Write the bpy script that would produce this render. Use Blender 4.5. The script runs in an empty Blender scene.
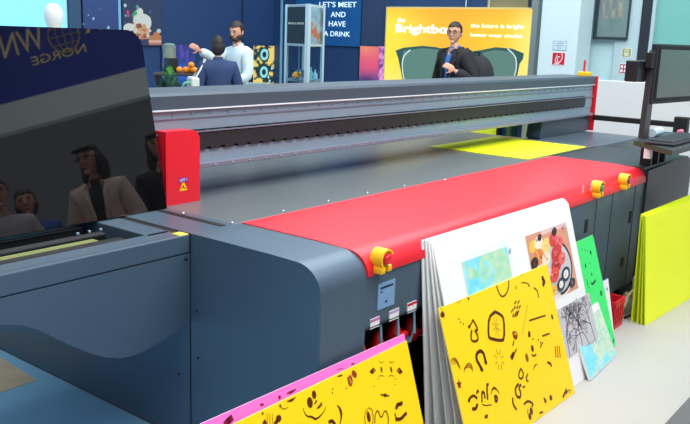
import bpy, bmesh, math, random
from math import sin, cos, radians, pi, atan2, hypot
from mathutils import Vector, Matrix
random.seed(7)
SC = bpy.context.scene
COL = SC.collection

# ------------------------------------------------------------------ camera
YAW, PIT, ROL, FPX = radians(51.91152), radians(12.15803), radians(2.00154), 812.42
CAM = Vector((0, 0, 1.6))
_f = Vector((sin(YAW)*cos(PIT), cos(YAW)*cos(PIT), -sin(PIT)))
_r0 = Vector((cos(YAW), -sin(YAW), 0)); _u0 = _r0.cross(_f)
_r = _r0*cos(ROL)+_u0*sin(ROL); _u = -_r0*sin(ROL)+_u0*cos(ROL)
HF = Vector((sin(YAW), cos(YAW), 0))
def ray(x, y): return _r*((x-345)/FPX) - _u*((y-212)/FPX) + _f
def at(x, y, ax, v):
    "point of the world plane (axis ax = v) that the photograph shows at a pixel"
    d = ray(x, y); a = 'xyz'.index(ax)
    return CAM + d*((v-CAM[a])/d[a])
def deep(x, y, D):
    d = ray(x, y); return CAM + d*(D/d.dot(HF))
cd = bpy.data.cameras.new('camera'); cam = bpy.data.objects.new('camera', cd); COL.objects.link(cam)
cd.sensor_width = 36; cd.sensor_fit = 'HORIZONTAL'; cd.lens = FPX/690*36; cd.clip_start = .05
m = Matrix((_r, _u, -_f)).transposed().to_4x4(); m.translation = CAM
cam.matrix_world = m; SC.camera = cam

# ------------------------------------------------------------------ materials
def lin(c):
    return tuple((x/12.92 if x <= .04045 else ((x+.055)/1.055)**2.4) for x in (v/255 for v in c))
MATS = {}
def mat(name, rgb, rough=.5, metal=0., spec=.5, noise=.0, scale=20., emit=0., ior=1.5, trans=0., coat=0., bump=0., alpha=1.):
    if name in MATS: return MATS[name]
    m = bpy.data.materials.new(name); m.use_nodes = True; nt = m.node_tree
    b = nt.nodes['Principled BSDF']; c = lin(rgb)
    b.inputs['Base Color'].default_value = (*c, 1); b.inputs['Roughness'].default_value = rough
    b.inputs['Metallic'].default_value = metal; b.inputs['IOR'].default_value = ior
    b.inputs['Specular IOR Level'].default_value = spec; b.inputs['Transmission Weight'].default_value = trans
    b.inputs['Coat Weight'].default_value = coat; b.inputs['Alpha'].default_value = alpha
    tc = nt.nodes.new('ShaderNodeTexCoord'); nz = nt.nodes.new('ShaderNodeTexNoise')
    nz.inputs['Scale'].default_value = scale; nz.inputs['Detail'].default_value = 4
    nt.links.new(tc.outputs['Object'], nz.inputs['Vector'])
    if noise:
        mx = nt.nodes.new('ShaderNodeMix'); mx.data_type = 'RGBA'
        mx.inputs['A'].default_value = (*[v*(1-noise) for v in c], 1); mx.inputs['B'].default_value = (*[min(1, v*(1+noise)) for v in c], 1)
        nt.links.new(nz.outputs['Fac'], mx.inputs['Factor']); nt.links.new(mx.outputs['Result'], b.inputs['Base Color'])
    if bump:
        bp = nt.nodes.new('ShaderNodeBump'); bp.inputs['Strength'].default_value = bump; bp.inputs['Distance'].default_value = .01
        nt.links.new(nz.outputs['Fac'], bp.inputs['Height']); nt.links.new(bp.outputs['Normal'], b.inputs['Normal'])
    if emit:
        b.inputs['Emission Color'].default_value = (*c, 1); b.inputs['Emission Strength'].default_value = emit
    MATS[name] = m; return m
def artmat(name, rough=.4, emit=0.):
    if name in MATS: return MATS[name]
    m = bpy.data.materials.new(name); m.use_nodes = True; nt = m.node_tree; b = nt.nodes['Principled BSDF']
    a = nt.nodes.new('ShaderNodeVertexColor'); a.layer_name = 'Col'
    b.inputs['Roughness'].default_value = rough
    if emit:
        b.inputs['Base Color'].default_value = (.02, .02, .02, 1)
        nt.links.new(a.outputs['Color'], b.inputs['Emission Color']); b.inputs['Emission Strength'].default_value = emit
    else: nt.links.new(a.outputs['Color'], b.inputs['Base Color'])
    MATS[name] = m; return m

SLATE = mat('slate_metal', (79, 100, 118), .36, .25, noise=.05, scale=8)
SLATE_D = mat('slate_side', (72, 80, 92), .45, .2, noise=.05, scale=8)
BEDM = mat('bed_surface', (99, 107, 110), .3, .0, noise=.07, scale=5)
RED = mat('red_cover', (226, 30, 48), .36, 0, noise=.03, scale=6)
DARK = mat('dark_plastic', (28, 31, 36), .5, noise=.1)
BLACK = mat('black_rubber', (12, 12, 14), .6)
STEEL = mat('brushed_steel', (138, 164, 180), .42, .3, noise=.08, scale=3)
WHITE = mat('white_board', (236, 238, 240), .45, noise=.01)
GREYW = mat('board_core', (214, 216, 214), .7)
YEL = mat('yellow_board', (255, 214, 4), .42, noise=.02, scale=6)
NEON = mat('neon_yellow_board', (240, 255, 14), .5, noise=.02)
GREEN = mat('green_board', (52, 228, 112), .45, noise=.03)
PINK = mat('pink_board', (250, 120, 214), .45, noise=.03)
YKNOB = mat('yellow_plastic', (250, 196, 30), .4)
CHROME = mat('chrome', (225, 230, 235), .15, .9)
SKIN = mat('skin', (214, 160, 132), .5, noise=.06)

# ------------------------------------------------------------------ building helpers
def tagit(o, label=None, cat=None, group=None, kind=None):
    if label: o['label'] = label
    if cat: o['category'] = cat
    if group: o['group'] = group
    if kind: o['kind'] = kind
    return o
def wloc(o):
    v = Vector((0, 0, 0))
    while o is not None: v += o.location; o = o.parent
    return v
def link(name, me, mt, parent=None, smooth=None, local=False):
    "mesh given in world coordinates unless local"
    if isinstance(me, bmesh.types.BMesh):
        b = me; me = bpy.data.meshes.new(name); bmesh.ops.recalc_face_normals(b, faces=b.faces[:]); b.to_mesh(me); b.free()
    if mt is not None:
        for x in (mt if isinstance(mt, (list, tuple)) else [mt]): me.materials.append(x)
    o = bpy.data.objects.new(name, me); COL.objects.link(o)
    if smooth:
        for p in me.polygons: p.use_smooth = True
        try: me.set_sharp_from_angle(angle=radians(smooth))
        except Exception: pass
    if parent is not None:
        if not local: me.transform(Matrix.Translation(-wloc(parent)))
        o.parent = parent
    return o
def thing(name, label, cat, loc, group=None):
    o = bpy.data.objects.new(name, None); COL.objects.link(o); o.location = loc; o.empty_display_size = .1
    return tagit(o, label, cat, group)
def solo(name, bm, mt, label, cat, base=None, group=None, smooth=None):
    o = link(name, bm, mt, None, smooth)
    if base is not None:
        o.data.transform(Matrix.Translation(-Vector(base))); o.location = base
    return tagit(o, label, cat, group)
def struct(name, bm, mt, smooth=None):
    return tagit(link(name, bm, mt, None, smooth), kind='structure')
def NB(): return bmesh.new()
def box(bm, a, b, bev=0, seg=2, rot=None, piv=None):
    t = bmesh.new(); bmesh.ops.create_cube(t, size=1)
    a = Vector(a); b = Vector(b); s = b-a; c = (a+b)/2
    for v in t.verts: v.co = Vector((v.co.x*s.x, v.co.y*s.y, v.co.z*s.z))+c
    if bev: bmesh.ops.bevel(t, geom=t.edges[:], offset=bev, segments=seg, affect='EDGES', profile=.5)
    if rot is not None:
        p = Vector(piv) if piv is not None else c
        for v in t.verts: v.co = rot @ (v.co-p) + p
    join(bm, t); return bm
def join(bm, t):
    me = bpy.data.meshes.new('tmp'); t.to_mesh(me); t.free(); bm.from_mesh(me); bpy.data.meshes.remove(me)
def prism(bm, pts, d):
    "extrude a closed list of 3D points by vector d"
    d = Vector(d); n = len(pts)
    A = [bm.verts.new(p) for p in pts]; B = [bm.verts.new(Vector(p)+d) for p in pts]
    bm.faces.new(A); bm.faces.new(B[::-1])
    for i in range(n): bm.faces.new((A[i], B[i], B[(i+1) % n], A[(i+1) % n]))
    return bm
def tube(bm, pts, r, n=8, r2=None):
    pts = [Vector(p) for p in pts]; k = len(pts); rings = []
    up = Vector((0, 0, 1))
    for i, p in enumerate(pts):
        t = (pts[min(i+1, k-1)]-pts[max(i-1, 0)]).normalized()
        a = t.cross(up if abs(t.dot(up)) < .95 else Vector((1, 0, 0))).normalized(); b = t.cross(a)
        rr = r[i] if isinstance(r, (list, tuple)) else r
        rings.append([bm.verts.new(p+(a*cos(2*pi*j/n)+b*sin(2*pi*j/n))*rr) for j in range(n)])
    for A, B in zip(rings, rings[1:]):
        for j in range(n): bm.faces.new((A[j], A[(j+1) % n], B[(j+1) % n], B[j]))
    bm.faces.new(rings[0][::-1]); bm.faces.new(rings[-1]); return bm
def lathe(bm, prof, c, n=20, ax=(0, 0, 1)):
    q = Vector((0, 0, 1)).rotation_difference(Vector(ax)); c = Vector(c); rings = []
    for r, z in prof:
        rings.append([bm.verts.new(c+q @ Vector((max(r, 1e-4)*cos(2*pi*j/n), max(r, 1e-4)*sin(2*pi*j/n), z))) for j in range(n)])
    for A, B in zip(rings, rings[1:]):
        for j in range(n): bm.faces.new((A[j], A[(j+1) % n], B[(j+1) % n], B[j]))
    bm.faces.new(rings[0][::-1]); bm.faces.new(rings[-1]); return bm
def ball(bm, c, s, rot=None, u=16, v=12):
    t = bmesh.new(); bmesh.ops.create_uvsphere(t, u_segments=u, v_segments=v, radius=1)
    s = Vector(s) if not isinstance(s, (int, float)) else Vector((s, s, s))
    for w in t.verts:
        w.co = Vector((w.co.x*s.x, w.co.y*s.y, w.co.z*s.z))
        if rot is not None: w.co = rot @ w.co
        w.co += Vector(c)
    join(bm, t); return bm
def copy_tree(o, parent=None):
    c = o.copy(); COL.objects.link(c); c.parent = parent
    for ch in list(o.children): copy_tree(ch, c)
    return c

# ---- flat artwork: coloured shapes printed on a plane with its own u, v frame
class Frame:
    def __init__(s, o, u, v):
        s.o = Vector(o); s.u = Vector(u).normalized(); s.v = Vector(v).normalized(); s.n = s.u.cross(s.v)
    def uv(s, x, y):
        d = ray(x, y); t = (s.o-CAM).dot(s.n)/d.dot(s.n); h = CAM+d*t-s.o
        return (h.dot(s.u), h.dot(s.v))
    def P(s, u, v, n=0): return s.o+s.u*u+s.v*v+s.n*n
    def M(s):
        m = Matrix((s.u, s.v, s.n)).transposed().to_4x4(); m.translation = s.o; return m
class Art:
    def __init__(s, fr, base=.0008, step=.00012, clip=None):
        s.f = fr; s.v = []; s.fc = []; s.c = []; s.z = base; s.st = step; s.clip = clip
    def poly(s, pts, rgb, px=False, clip=None):
        if px: pts = [s.f.uv(*p) for p in pts]
        c = clip or s.clip
        if c:
            for ax, lim, sg in ((0, c[0], 1), (1, c[1], 1), (0, c[2], -1), (1, c[3], -1)):
                out = []
                for i in range(len(pts)):
                    a, b = pts[i-1], pts[i]; ia = (a[ax]-lim)*sg >= 0; ib = (b[ax]-lim)*sg >= 0
                    if ia != ib:
                        t = (lim-a[ax])/(b[ax]-a[ax]); out.append((a[0]+t*(b[0]-a[0]), a[1]+t*(b[1]-a[1])))
                    if ib: out.append(b)
                pts = out
                if len(pts) < 3: return
        k = len(s.v); s.v += [(p[0], p[1], s.z) for p in pts]; s.fc.append(list(range(k, k+len(pts))))
        s.c += [rgb]*len(pts)
    def layer(s): s.z += s.st
    def ell(s, c, rx, ry, rgb, rot=0, n=16, px=False):
        if px: c = s.f.uv(*c)
        s.poly([(c[0]+rx*cos(a)*cos(rot)-ry*sin(a)*sin(rot), c[1]+rx*cos(a)*sin(rot)+ry*sin(a)*cos(rot)) for a in (2*pi*i/n for i in range(n))], rgb)
    def line(s, pts, w, rgb, px=True, taper=False):
        if px: pts = [s.f.uv(*p) for p in pts]
        # smooth the polyline a little
        if len(pts) > 2:
            q = [pts[0]]
            for i in range(1, len(pts)-1):
                a, b, c = pts[i-1], pts[i], pts[i+1]
                q += [((a[0]+3*b[0])/4, (a[1]+3*b[1])/4), ((c[0]+3*b[0])/4, (c[1]+3*b[1])/4)]
            q.append(pts[-1]); pts = q
        k = len(pts)
        for i in range(k-1):
            (x0, y0), (x1, y1) = pts[i], pts[i+1]; L = hypot(x1-x0, y1-y0) or 1e-6; nx, ny = -(y1-y0)/L, (x1-x0)/L
            wa = w*(1-.7*abs(2*i/(k-1)-1)) if taper else w; wb = w*(1-.7*abs(2*(i+1)/(k-1)-1)) if taper else w
            ex, ey = (x1-x0)/L*w*.2, (y1-y0)/L*w*.2
            s.poly([(x0+nx*wa/2-ex, y0+ny*wa/2-ey), (x0-nx*wa/2-ex, y0-ny*wa/2-ey), (x1-nx*wb/2+ex, y1-ny*wb/2+ey), (x1+nx*wb/2+ex, y1+ny*wb/2+ey)], rgb)
    def pic(s, u0, v0, u1, v1, nx, ny, fn):
        k = len(s.v)
        for j in range(ny+1):
            for i in range(nx+1):
                s.v.append((u0+(u1-u0)*i/nx, v0+(v1-v0)*j/ny, s.z)); s.c.append(fn(i/nx, j/ny))
        for j in range(ny):
            for i in range(nx):
                a = k+j*(nx+1)+i; s.fc.append([a, a+1, a+nx+2, a+nx+1])
        s.layer()
    def build(s, name, mt, parent=None, local=True):
        me = bpy.data.meshes.new(name); me.from_pydata(s.v, [], s.fc)
        a = me.color_attributes.new('Col', 'FLOAT_COLOR', 'POINT')
        for i, c in enumerate(s.c): a.data[i].color = (*lin(c), 1)
        me.update(); me.materials.append(mt)
        if local:
            o = bpy.data.objects.new(name, me); COL.objects.link(o); o.parent = parent; return o
        me.transform(s.f.M()); return link(name, me, None, parent)
def smooth2(a, b, t): t = max(0, min(1, (t-a)/(b-a))); return t*t*(3-2*t)
def mixc(a, b, t): t = max(0, min(1, t)); return tuple(a[i]+(b[i]-a[i])*t for i in range(3))
def vnoise(seed):
    rr = random.Random(seed); G = [[rr.random() for _ in range(64)] for _ in range(64)]
    def f(x, y):
        i, j = math.floor(x), math.floor(y); a, b = x-i, y-j; a = a*a*(3-2*a); b = b*b*(3-2*b)
        g = lambda p, q: G[p % 64][q % 64]
        return (g(i, j)*(1-a)+g(i+1, j)*a)*(1-b)+(g(i, j+1)*(1-a)+g(i+1, j+1)*a)*b
    return lambda x, y: .55*f(x, y)+.3*f(2.1*x+9, 2.1*y+5)+.15*f(4.3*x+3, 4.3*y+1)
def text_mesh(s, fr, u0, v0, u1, v1, n=.002, ext=.0008, off=.0, px=None, mirror=False):
    "lettering fitted to a box of the frame; returns a world-space mesh"
    cu = bpy.data.curves.new('t', 'FONT'); cu.body = s; cu.extrude = ext; cu.offset = off; cu.resolution_u = 3
    o = bpy.data.objects.new('t', cu); COL.objects.link(o)
    me = bpy.data.meshes.new_from_object(o.evaluated_get(bpy.context.evaluated_depsgraph_get()))
    bpy.data.objects.remove(o); bpy.data.curves.remove(cu)
    xs = [v.co.x for v in me.vertices]; ys = [v.co.y for v in me.vertices]
    x0, x1, y0, y1 = min(xs), max(xs), min(ys), max(ys)
    for v in me.vertices:
        v.co = fr.P(u0+(v.co.x-x0)/(x1-x0)*(u1-u0), v0+(v.co.y-y0)/(y1-y0)*(v1-v0), n+v.co.z)
    return me
def merge(mes):
    b = bmesh.new()
    for m in mes: b.from_mesh(m)
    return b

# ================================================================== SETTING
FLOOR = mat('hall_floor', (176, 175, 172), .45, noise=.05, scale=3)
NAVY = mat('navy_wall', (30, 62, 106), .5, noise=.10, scale=1.2)
struct('floor', box(NB(), (-6, .9, -.05), (14, 14, 0)), FLOOR)
struct('trim_1', box(NB(), (-6, .80, -.05), (14, .9, .001)), mat('floor_strip', (92, 94, 98), .5, noise=.1))
struct('floor_aisle', box(NB(), (-6, -9, -.05), (14, .80, -.001)), mat('aisle_carpet', (120, 118, 116), .9, noise=.2, scale=60))
struct('floor_blue', box(NB(), (-6, .95, 0), (1.965, 8.9, .004)), mat('blue_floor', (132, 190, 226), .28, noise=.08, scale=40))  # blue floor area left of the printer
tl = [at(x, y, 'z', 0) for x, y in ((-40, 330), (0, 358), (37, 381), (0, 394), (-40, 408))]
b = NB(); prism(b, [(p.x, p.y, .004) for p in tl], (0, 0, .0015)); struct('floor_patch', b, mat('beige_patch', (190, 178, 150), .5, noise=.25, scale=9))  # beige polygon laid on the blue floor area
WX, WY = 9.5, 9.0
struct('wall_back', box(NB(), (WX, 4.53, 0), (WX+.15, WY+.15, 3.6)), NAVY)
struct('wall_left', box(NB(), (-4, WY, 0), (WX, WY+.15, 3.6)), NAVY)
WW = mat('white_wall', (192, 224, 230), .5, noise=.02)
struct('wall_right', box(NB(), (WX+.02, -5, 0), (WX+.17, 4.53, 3.6)), WW)
FB = Frame((WX, 0, 0), (0, -1, 0), (0, 0, 1))     # navy wall seen square on, faces -X
FL = Frame((0, WY, 0), (1, 0, 0), (0, 0, 1))      # left navy wall, faces -Y
FR = Frame((WX+.02, 0, 0), (0, -1, 0), (0, 0, 1))
def slab(fr, u0, v0, u1, v1, n0, n1, bev=0):
    t = NB(); box(t, (u0, v0, n0), (u1, v1, n1), bev); M = fr.M()
    for v in t.verts: v.co = M @ v.co
    return t
# seams / strips between the wall panels
SEAM = mat('seam_dark', (16, 32, 66), .5); EDGEL = mat('light_edge', (120, 180, 215), .4)
k = 0
for px, py, w, mt_ in ((79, 10, .012, EDGEL), (119, 10, .02, EDGEL), (242, 30, .01, SEAM)):
    u, v = FL.uv(px, py); k += 1
    struct('trim_%d' % (k+1), slab(FL, u-w, 0, u+w, 3.6, 0, .012), mt_)
for px, py, w, mt_ in ((361, 20, .012, SEAM), (281.5, 40, .018, EDGEL)):
    u, v = FB.uv(px, py); k += 1
    struct('trim_%d' % (k+1), slab(FB, u-w, 0, u+w, 3.6, 0, .012), mt_)
# grey post between the pale panel and the navy wall
u, v = FL.uv(65.5, 15); u2, _ = FL.uv(75.5, 15)
solo('display_post', slab(FL, u, 0, u2, 3.4, .0, .12, .005), mat('post_grey', (46, 74, 104), .5), 'dark blue-grey upright post right of the pale panel', 'post')
# pale wall panel, its brightness put in as emission
u0, _ = FL.uv(0, 10); u1, _ = FL.uv(65, 10)
t = thing('pale_panel', 'large pale cyan wall panel given its own glow at the far left above the black shield', 'panel', FL.P((u0+u1)/2-.5, 0, .05))
link('panel_frame', slab(FL, u0-2.2, .0, u1, 2.6, 0, .05, .004), mat('frame_white', (200, 215, 225), .4), t)
link('glow_sheet', slab(FL, u0-2.17, .05, u1-.02, 2.57, .05, .055), mat('pale_glow', (120, 205, 232), .5, emit=.75), t)
# silver column and beige wall panel beside / above the billboard
u0, _ = FB.uv(530, 40); u1, _ = FB.uv(539.5, 40)
solo('silver_column', slab(FB, u0+.03, 0, u1, 3.4, .0, .10, .01), mat('silver_post', (150, 160, 160), .4, .4), 'slim silver grey column just right of the yellow billboard', 'column')
u0, _ = FB.uv(488, 5); u1, _ = FB.uv(529, 5)
struct('trim_10', slab(FB, u0, 2.02, u1, 3.6, 0.001, .03, .004), mat('beige_panel', (128, 122, 92), .6, noise=.1, scale=2))
# pillar
pl = at(539.5, 40, 'x', 9.0).y; pm = at(577.5, 40, 'x', 9.0).y
pe = at(591, 40, 'y', pm).x
struct('wall_pillar', box(NB(), (9.0, pm, 0), (max(pe, 9.3), pl, 3.6), .006), mat('pillar_white', (200, 222, 228), .55, noise=.02))
FP = Frame((9.0, 0, 0), (0, -1, 0), (0, 0, 1))
# low white partition
struct('wall_partition', box(NB(), (8.5, -3, 0), (8.62, at(585, 80, 'x', 8.5).y, 1.245), .005), mat('partition_white', (206, 210, 212), .6, noise=.03))
# right white wall: raised column, dark door post, teal pane
ca = FR.uv(617.5, 30)[0]; cb = FR.uv(643.5, 30)[0]
struct('trim_8', slab(FR, ca, 0, cb, 3.6, 0, .05, .004), mat('column_pale', (176, 202, 208), .55))
cc = FR.uv(653.5, 30)[0]
struct('door_1', slab(FR, cb-.02, 0, cc-.02, 3.6, 0, .07, .004), mat('door_post_black', (26, 36, 46), .5))
struct('trim_9', slab(FR, cc-.02, 0, cc+.02, 3.6, 0, .06, .002), mat('frame_silver', (170, 196, 204), .4))
struct('window_1', slab(FR, cc+.02, 1.0, cc+2.2, 3.5, 0, .02), mat('teal_pane', (116, 180, 176), .25, noise=.03, scale=2))

# ================================================================== PRINTER
BT = .862                       # bed height
XL, XR = 1.97, 5.95             # end of near cap, end of bed
prn = thing('flatbed_printer', 'huge dark grey flatbed printer with a red front cover and a long gantry', 'printer', (4, 2.8, 0))
def part(name, bm, mt, parent=None, smooth=None, label=None):
    o = link(name, bm, mt, parent or prn, smooth)
    if label: o['label'] = label
    return o
def frontprof(x, yb, zb, r=.10, top=BT, slope=.02, yf=1.635):
    "rounded front profile in the y-z plane, from the back bottom round to the front bottom"
    p = [(x, yb, zb), (x, yb, top), (x, yf+.24, top-.001)]
    for i in range(0, 13):
        a = radians(90*i/12); p.append((x, yf+r*1.15*(1-sin(a)), top-slope-r+r*cos(a)))
    p.append((x, yf, zb)); return p
# near end cap (goes down to the floor)
b = NB(); prism(b, frontprof(XL, 4.4, .0, .095, BT, .004), (.055, 0, 0))
bmesh.ops.bevel(b, geom=[e for e in b.edges if all(abs(v.co.x-XL) < 1e-5 for v in e.verts)], offset=.006, segments=2, affect='EDGES')
part('end_panel', b, SLATE, smooth=35)
b = NB(); prism(b, frontprof(XL+.055, 3.9, .05, .095, BT, .004), (.20, 0, 0))
part('end_cap', b, SLATE, smooth=35)
# panel seam on the end face, screws
b = NB(); y = at(190.5, 330, 'x', XL).y; box(b, (XL-.0015, y-.003, .02), (XL+.01, y+.003, BT-.002)); part('panel_seam', b, BLACK)
scr = None
for px, py in ((197, 311), (198, 358), (179, 374)):
    p = at(px, py, 'x', XL); b = NB(); lathe(b, [(.006, 0), (.006, .002), (.003, .003)], (p.x, p.y, p.z), 10, (-1, 0, 0)); part('screw', b, DARK)
# body block behind the front panels and the toe plinth
part('base_plinth', box(NB(), (2.3, 1.93, 0), (5.9, 4.0, .22)), DARK)
part('body', box(NB(), (2.22, 1.90, .15), (5.95, 4.05, .80), .005), SLATE_D)
# print bed
b = NB(); box(b, (2.19, 2.27, .80), (XR, 4.1, BT), .004); part('print_bed', b, BEDM)
part('bed_groove', box(NB(), (2.175, 2.262, .80), (2.19, 4.1, .8575)), BLACK)
# cap groove near the tray and the gap by the tray
part('gap_strip', box(NB(), (XL-.028, 2.302, .76), (XL-.001, 3.8, .8575)), BLACK)
# black groove on the end cap
b = NB(); box(b, (2.125, 2.28, .855), (2.155, 3.6, .8632)); part('cap_groove', b, BLACK)
# registration pins on the front edge of the bed
for px, py in ((283, 211), (328, 201), (367, 193), (404, 186), (445, 180), (232, 223), (183, 213.5)):
    p = at(px, py, 'z', BT); b = NB(); lathe(b, [(.007, 0), (.007, .003), (.004, .005)], (p.x, p.y, BT), 10); part('locating_pin', b, CHROME)
# red cover
RX0, RX1 = 2.225, 5.135
b = NB(); prism(b, frontprof(RX0, 2.262, .772, .080, BT+.003, .006, 1.632), (RX1-RX0, 0, 0)); part('red_cover', b, RED, smooth=35)
# front panels (an opening is left for the ink bay)
b = NB(); box(b, (RX0, 1.640, .575), (3.25, 1.66, .772)); box(b, (3.25, 1.640, .13), (RX1, 1.66, .772)); part('front_panel', b, SLATE)
for x in (3.72, 4.36, 4.60, 4.98): part('panel_joint', box(NB(), (x, 1.6385, .13), (x+.005, 1.645, .77)), BLACK)
# ink bay
part('ink_bay', box(box(box(NB(), (RX0, 1.86, .13), (3.25, 1.89, .60)), (RX0, 1.66, .10), (3.25, 1.89, .14)), (3.24, 1.64, .13), (3.25, 1.89, .6)), BLACK)
part('bay_edge', box(NB(), (RX0, 1.636, .568), (3.25, 1.648, .577), .002), DARK)
TAP = mat('red_valve', (214, 22, 30), .35); PIPE = mat('pale_pipe', (150, 190, 215), .3, .5)
for i in range(7):
    x = 2.235+.112*i
    b = NB(); tube(b, [(x, 1.655, .575), (x, 1.65, .52), (x-.004, 1.645, .47), (x-.016, 1.66, .44), (x-.03, 1.70, .42)], [.006, .006, .009, .014, .006], 8); part('ink_pipe', b, PIPE, smooth=60)
    c = Vector((x+.05, 1.70, .455 if i != 2 else .475)); b = NB()
    lathe(b, [(.0, -.045), (.03, -.04), (.036, -.01), (.022, .02), (.010, .05), (.0, .055)], c, 14); box(b, c+Vector((-.036, -.045, -.02)), c+Vector((.036, -.02, .006)), .008)
    part('ink_valve', b, TAP, smooth=50)
# label plate and three tags
FF = Frame((0, 1.640, 0), (1, 0, 0), (0, 0, 1))
u0, v0 = FF.uv(376.5, 309.5); u1, v1 = FF.uv(394.5, 280)
o = part('label_plate', slab(FF, u0, v0-.004, u1, v1+.006, .0, .004), mat('plate_blue', (120, 160, 200), .35))
w, h = u1-u0, v1-v0
a = Art(FF, .0045)
for uu, vv, ww, hh in ((.12, .82, .76, .10), (.14, .66, .12, .07), (.42, .18, .14, .09)):
    a.poly([(u0+uu*w, v0+vv*h), (u0+(uu+ww)*w, v0+vv*h), (u0+(uu+ww)*w, v0+(vv+hh)*h), (u0+uu*w, v0+(vv+hh)*h)], (28, 44, 70))
a.build('plate_marks', artmat('print_ink'), o, local=False)
for (xa, ya), (xb, yb), c in (((369.5, 329.5), (379, 316), (196, 120, 170)), ((388.5, 321.5), (398.5, 307.5), (190, 160, 200)), ((406.5, 313.5), (416, 300), (205, 30, 60))):
    u0, v0 = FF.uv(xa, ya); u1, v1 = FF.uv(xb, yb)
    o = part('tag', slab(FF, u0, v0, u1, v1, 0, .004), WHITE)
    a = Art(FF, .0045); a.poly([(u0, v1-.012), (u1, v1-.012), (u1, v1), (u0, v1)], c); a.build('tag_strip', artmat('print_ink'), o, local=False)
# grip slots on the front panels
for px, py, hh in ((586, 226, .075), (630, 217, .075), (622, 262, .06)):
    u, v = FF.uv(px, py); part('grip_slot', slab(FF, u-.022, v-hh/2, u+.022, v+hh/2, -.005, .002, .0008), BLACK)
# two small pale marks near the green button
for px, py in ((581.5, 189), (589.5, 187)):
    u, v = FF.uv(px, py); part('pale_mark', slab(FF, u-.006, v-.018, u+.008, v+.018, .006, .010), mat('mark_pale', (210, 170, 180), .4))
# yellow guarded buttons
def guarded(px, py, s, col, lab):
    c = at(px, py, 'y', 1.632); t = thing('guarded_button', None, None, c-Vector((4, 2.8, 0))); t.parent = prn
    if 'label' in t: del t['label']
    t['label'] = lab
    n = Vector((0, -1, 0))
    def A(ang, r, d): return c+Vector((cos(ang)*r, -d, sin(ang)*r))
    b = NB(); ri, ro = .040*s, .049*s; N = 18; L = []
    for i in range(N+1):
        an = radians(25+205*i/N); L.append([b.verts.new(A(an, r, d)) for r, d in ((ri, -.02), (ro, -.02), (ro, .042*s), (ri, .042*s))])
    for P, Q in zip(L, L[1:]):
        for j in range(4): b.faces.new((P[j], P[(j+1) % 4], Q[(j+1) % 4], Q[j]))
    b.faces.new(L[0]); b.faces.new(L[-1][::-1])
    box(b, c+Vector((-.046*s, -.042*s, -.066*s)), c+Vector((-.010*s, .02, -.030*s)), .006)
    box(b, c+Vector((.008*s, -.042*s, -.062*s)), c+Vector((.040*s, .02, -.028*s)), .006)
    link('guard_ring', b, YKNOB, t, 40)
    b = NB(); lathe(b, [(.030*s, -.02), (.030*s, .004)], c, 18, (0, -1, 0)); link('button_base', b, BLACK, t, 40)
    b = NB(); lathe(b, [(.012*s, .0), (.012*s, .016), (.024*s, .018), (.026*s, .028), (.020*s, .038), (.001, .040)], c, 18, (0, -1, 0)); link('button', b, col, t, 40)
guarded(380.5, 258, .78, mat('button_red', (222, 40, 60), .3), 'red stop button in a yellow guard, nearest the camera')
guarded(596.5, 187.5, .80, mat('button_green', (40, 150, 80), .3), 'green start button in a yellow guard')
guarded(623.5, 180, .80, mat('button_brown', (150, 40, 40), .3), 'dark red button in a yellow guard, farthest right')
# far end cap (operator side)
b = NB(); X0, X1, R_ = 5.137, 6.10, .13
pts = [(X0, .10), (X0, BT)] + [(X1-R_+R_*sin(radians(a)), BT-R_+R_*cos(radians(a))) for a in range(0, 91, 10)] + [(X1, .10)]
prism(b, [(x, 1.628, z) for x, z in pts], (0, .66, 0))
bmesh.ops.bevel(b, geom=[e for e in b.edges if all(abs(v.co.y-1.628) < 1e-5 for v in e.verts)], offset=.02, segments=3, affect='EDGES')
part('far_end_cap', b, mat('slate_far', (54, 60, 68), .42, .2, noise=.05), smooth=40)
part('far_plinth', box(NB(), (5.2, 1.75, 0), (6.0, 2.25, .12)), DARK)
# right-hand deck beyond the bed
part('side_deck', box(NB(), (XR+.002, 2.28, .0), (6.96, 2.775, BT-.004), .006), mat('deck_slate', (84, 98, 112), .3, .2))
part('deck_leg', box(NB(), (6.05, 2.775, 0), (6.96, 2.90, .86), .006), SLATE_D)
# gantry
GY = 2.78; GX0, GX1 = 2.182, 7.04
gantry = thing('gantry', None, None, Vector((4, 3.0, .9))-Vector((4, 2.8, 0))); gantry.parent = prn
for kk in ('label',):
    if kk in gantry: del gantry[kk]
def gpart(n, bm, mt, smooth=None): return link(n, bm, mt, gantry, smooth)
GC = mat('gantry_cover', (70, 86, 100), .45, .15, noise=.04, scale=4)
b = NB(); prism(b, [(GX0, GY-.012, 1.268), (GX0, GY-.012, 1.325), (GX0, GY-.002, 1.338), (GX0, GY+.30, 1.338), (GX0, GY+.32, 1.0), (GX0, GY+.05, 1.0), (GX0, GY+.05, 1.268)], (GX1-GX0, 0, 0))
gpart('beam_cover', b, GC, 30)
gpart('edge_line', box(NB(), (GX0, GY-.018, 1.261), (GX1-.02, GY+.02, 1.267), .001), mat('white_line', (225, 235, 240), .3))
b = NB(); box(b, (GX0, GY, 1.172), (GX1-.02, GY+.05, 1.259)); box(b, (GX0, GY, 1.018), (GX1-.02, GY+.05, 1.078)); box(b, (GX0, GY+.015, 1.078), (GX1-.02, GY+.05, 1.172)); box(b, (6.86, GY-.004, 1.07), (GX1-.02, GY+.03, 1.175))
CHB = b
b = NB(); box(b, (GX0, GY-.018, 1.160), (GX1-.03, GY+.0, 1.166)); box(b, (GX0, GY-.03, .998), (GX1-.03, GY+.05, 1.02), .003)
gpart('guide_rail', b, mat('rail_mauve', (138, 140, 158), .4, .4))
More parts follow.
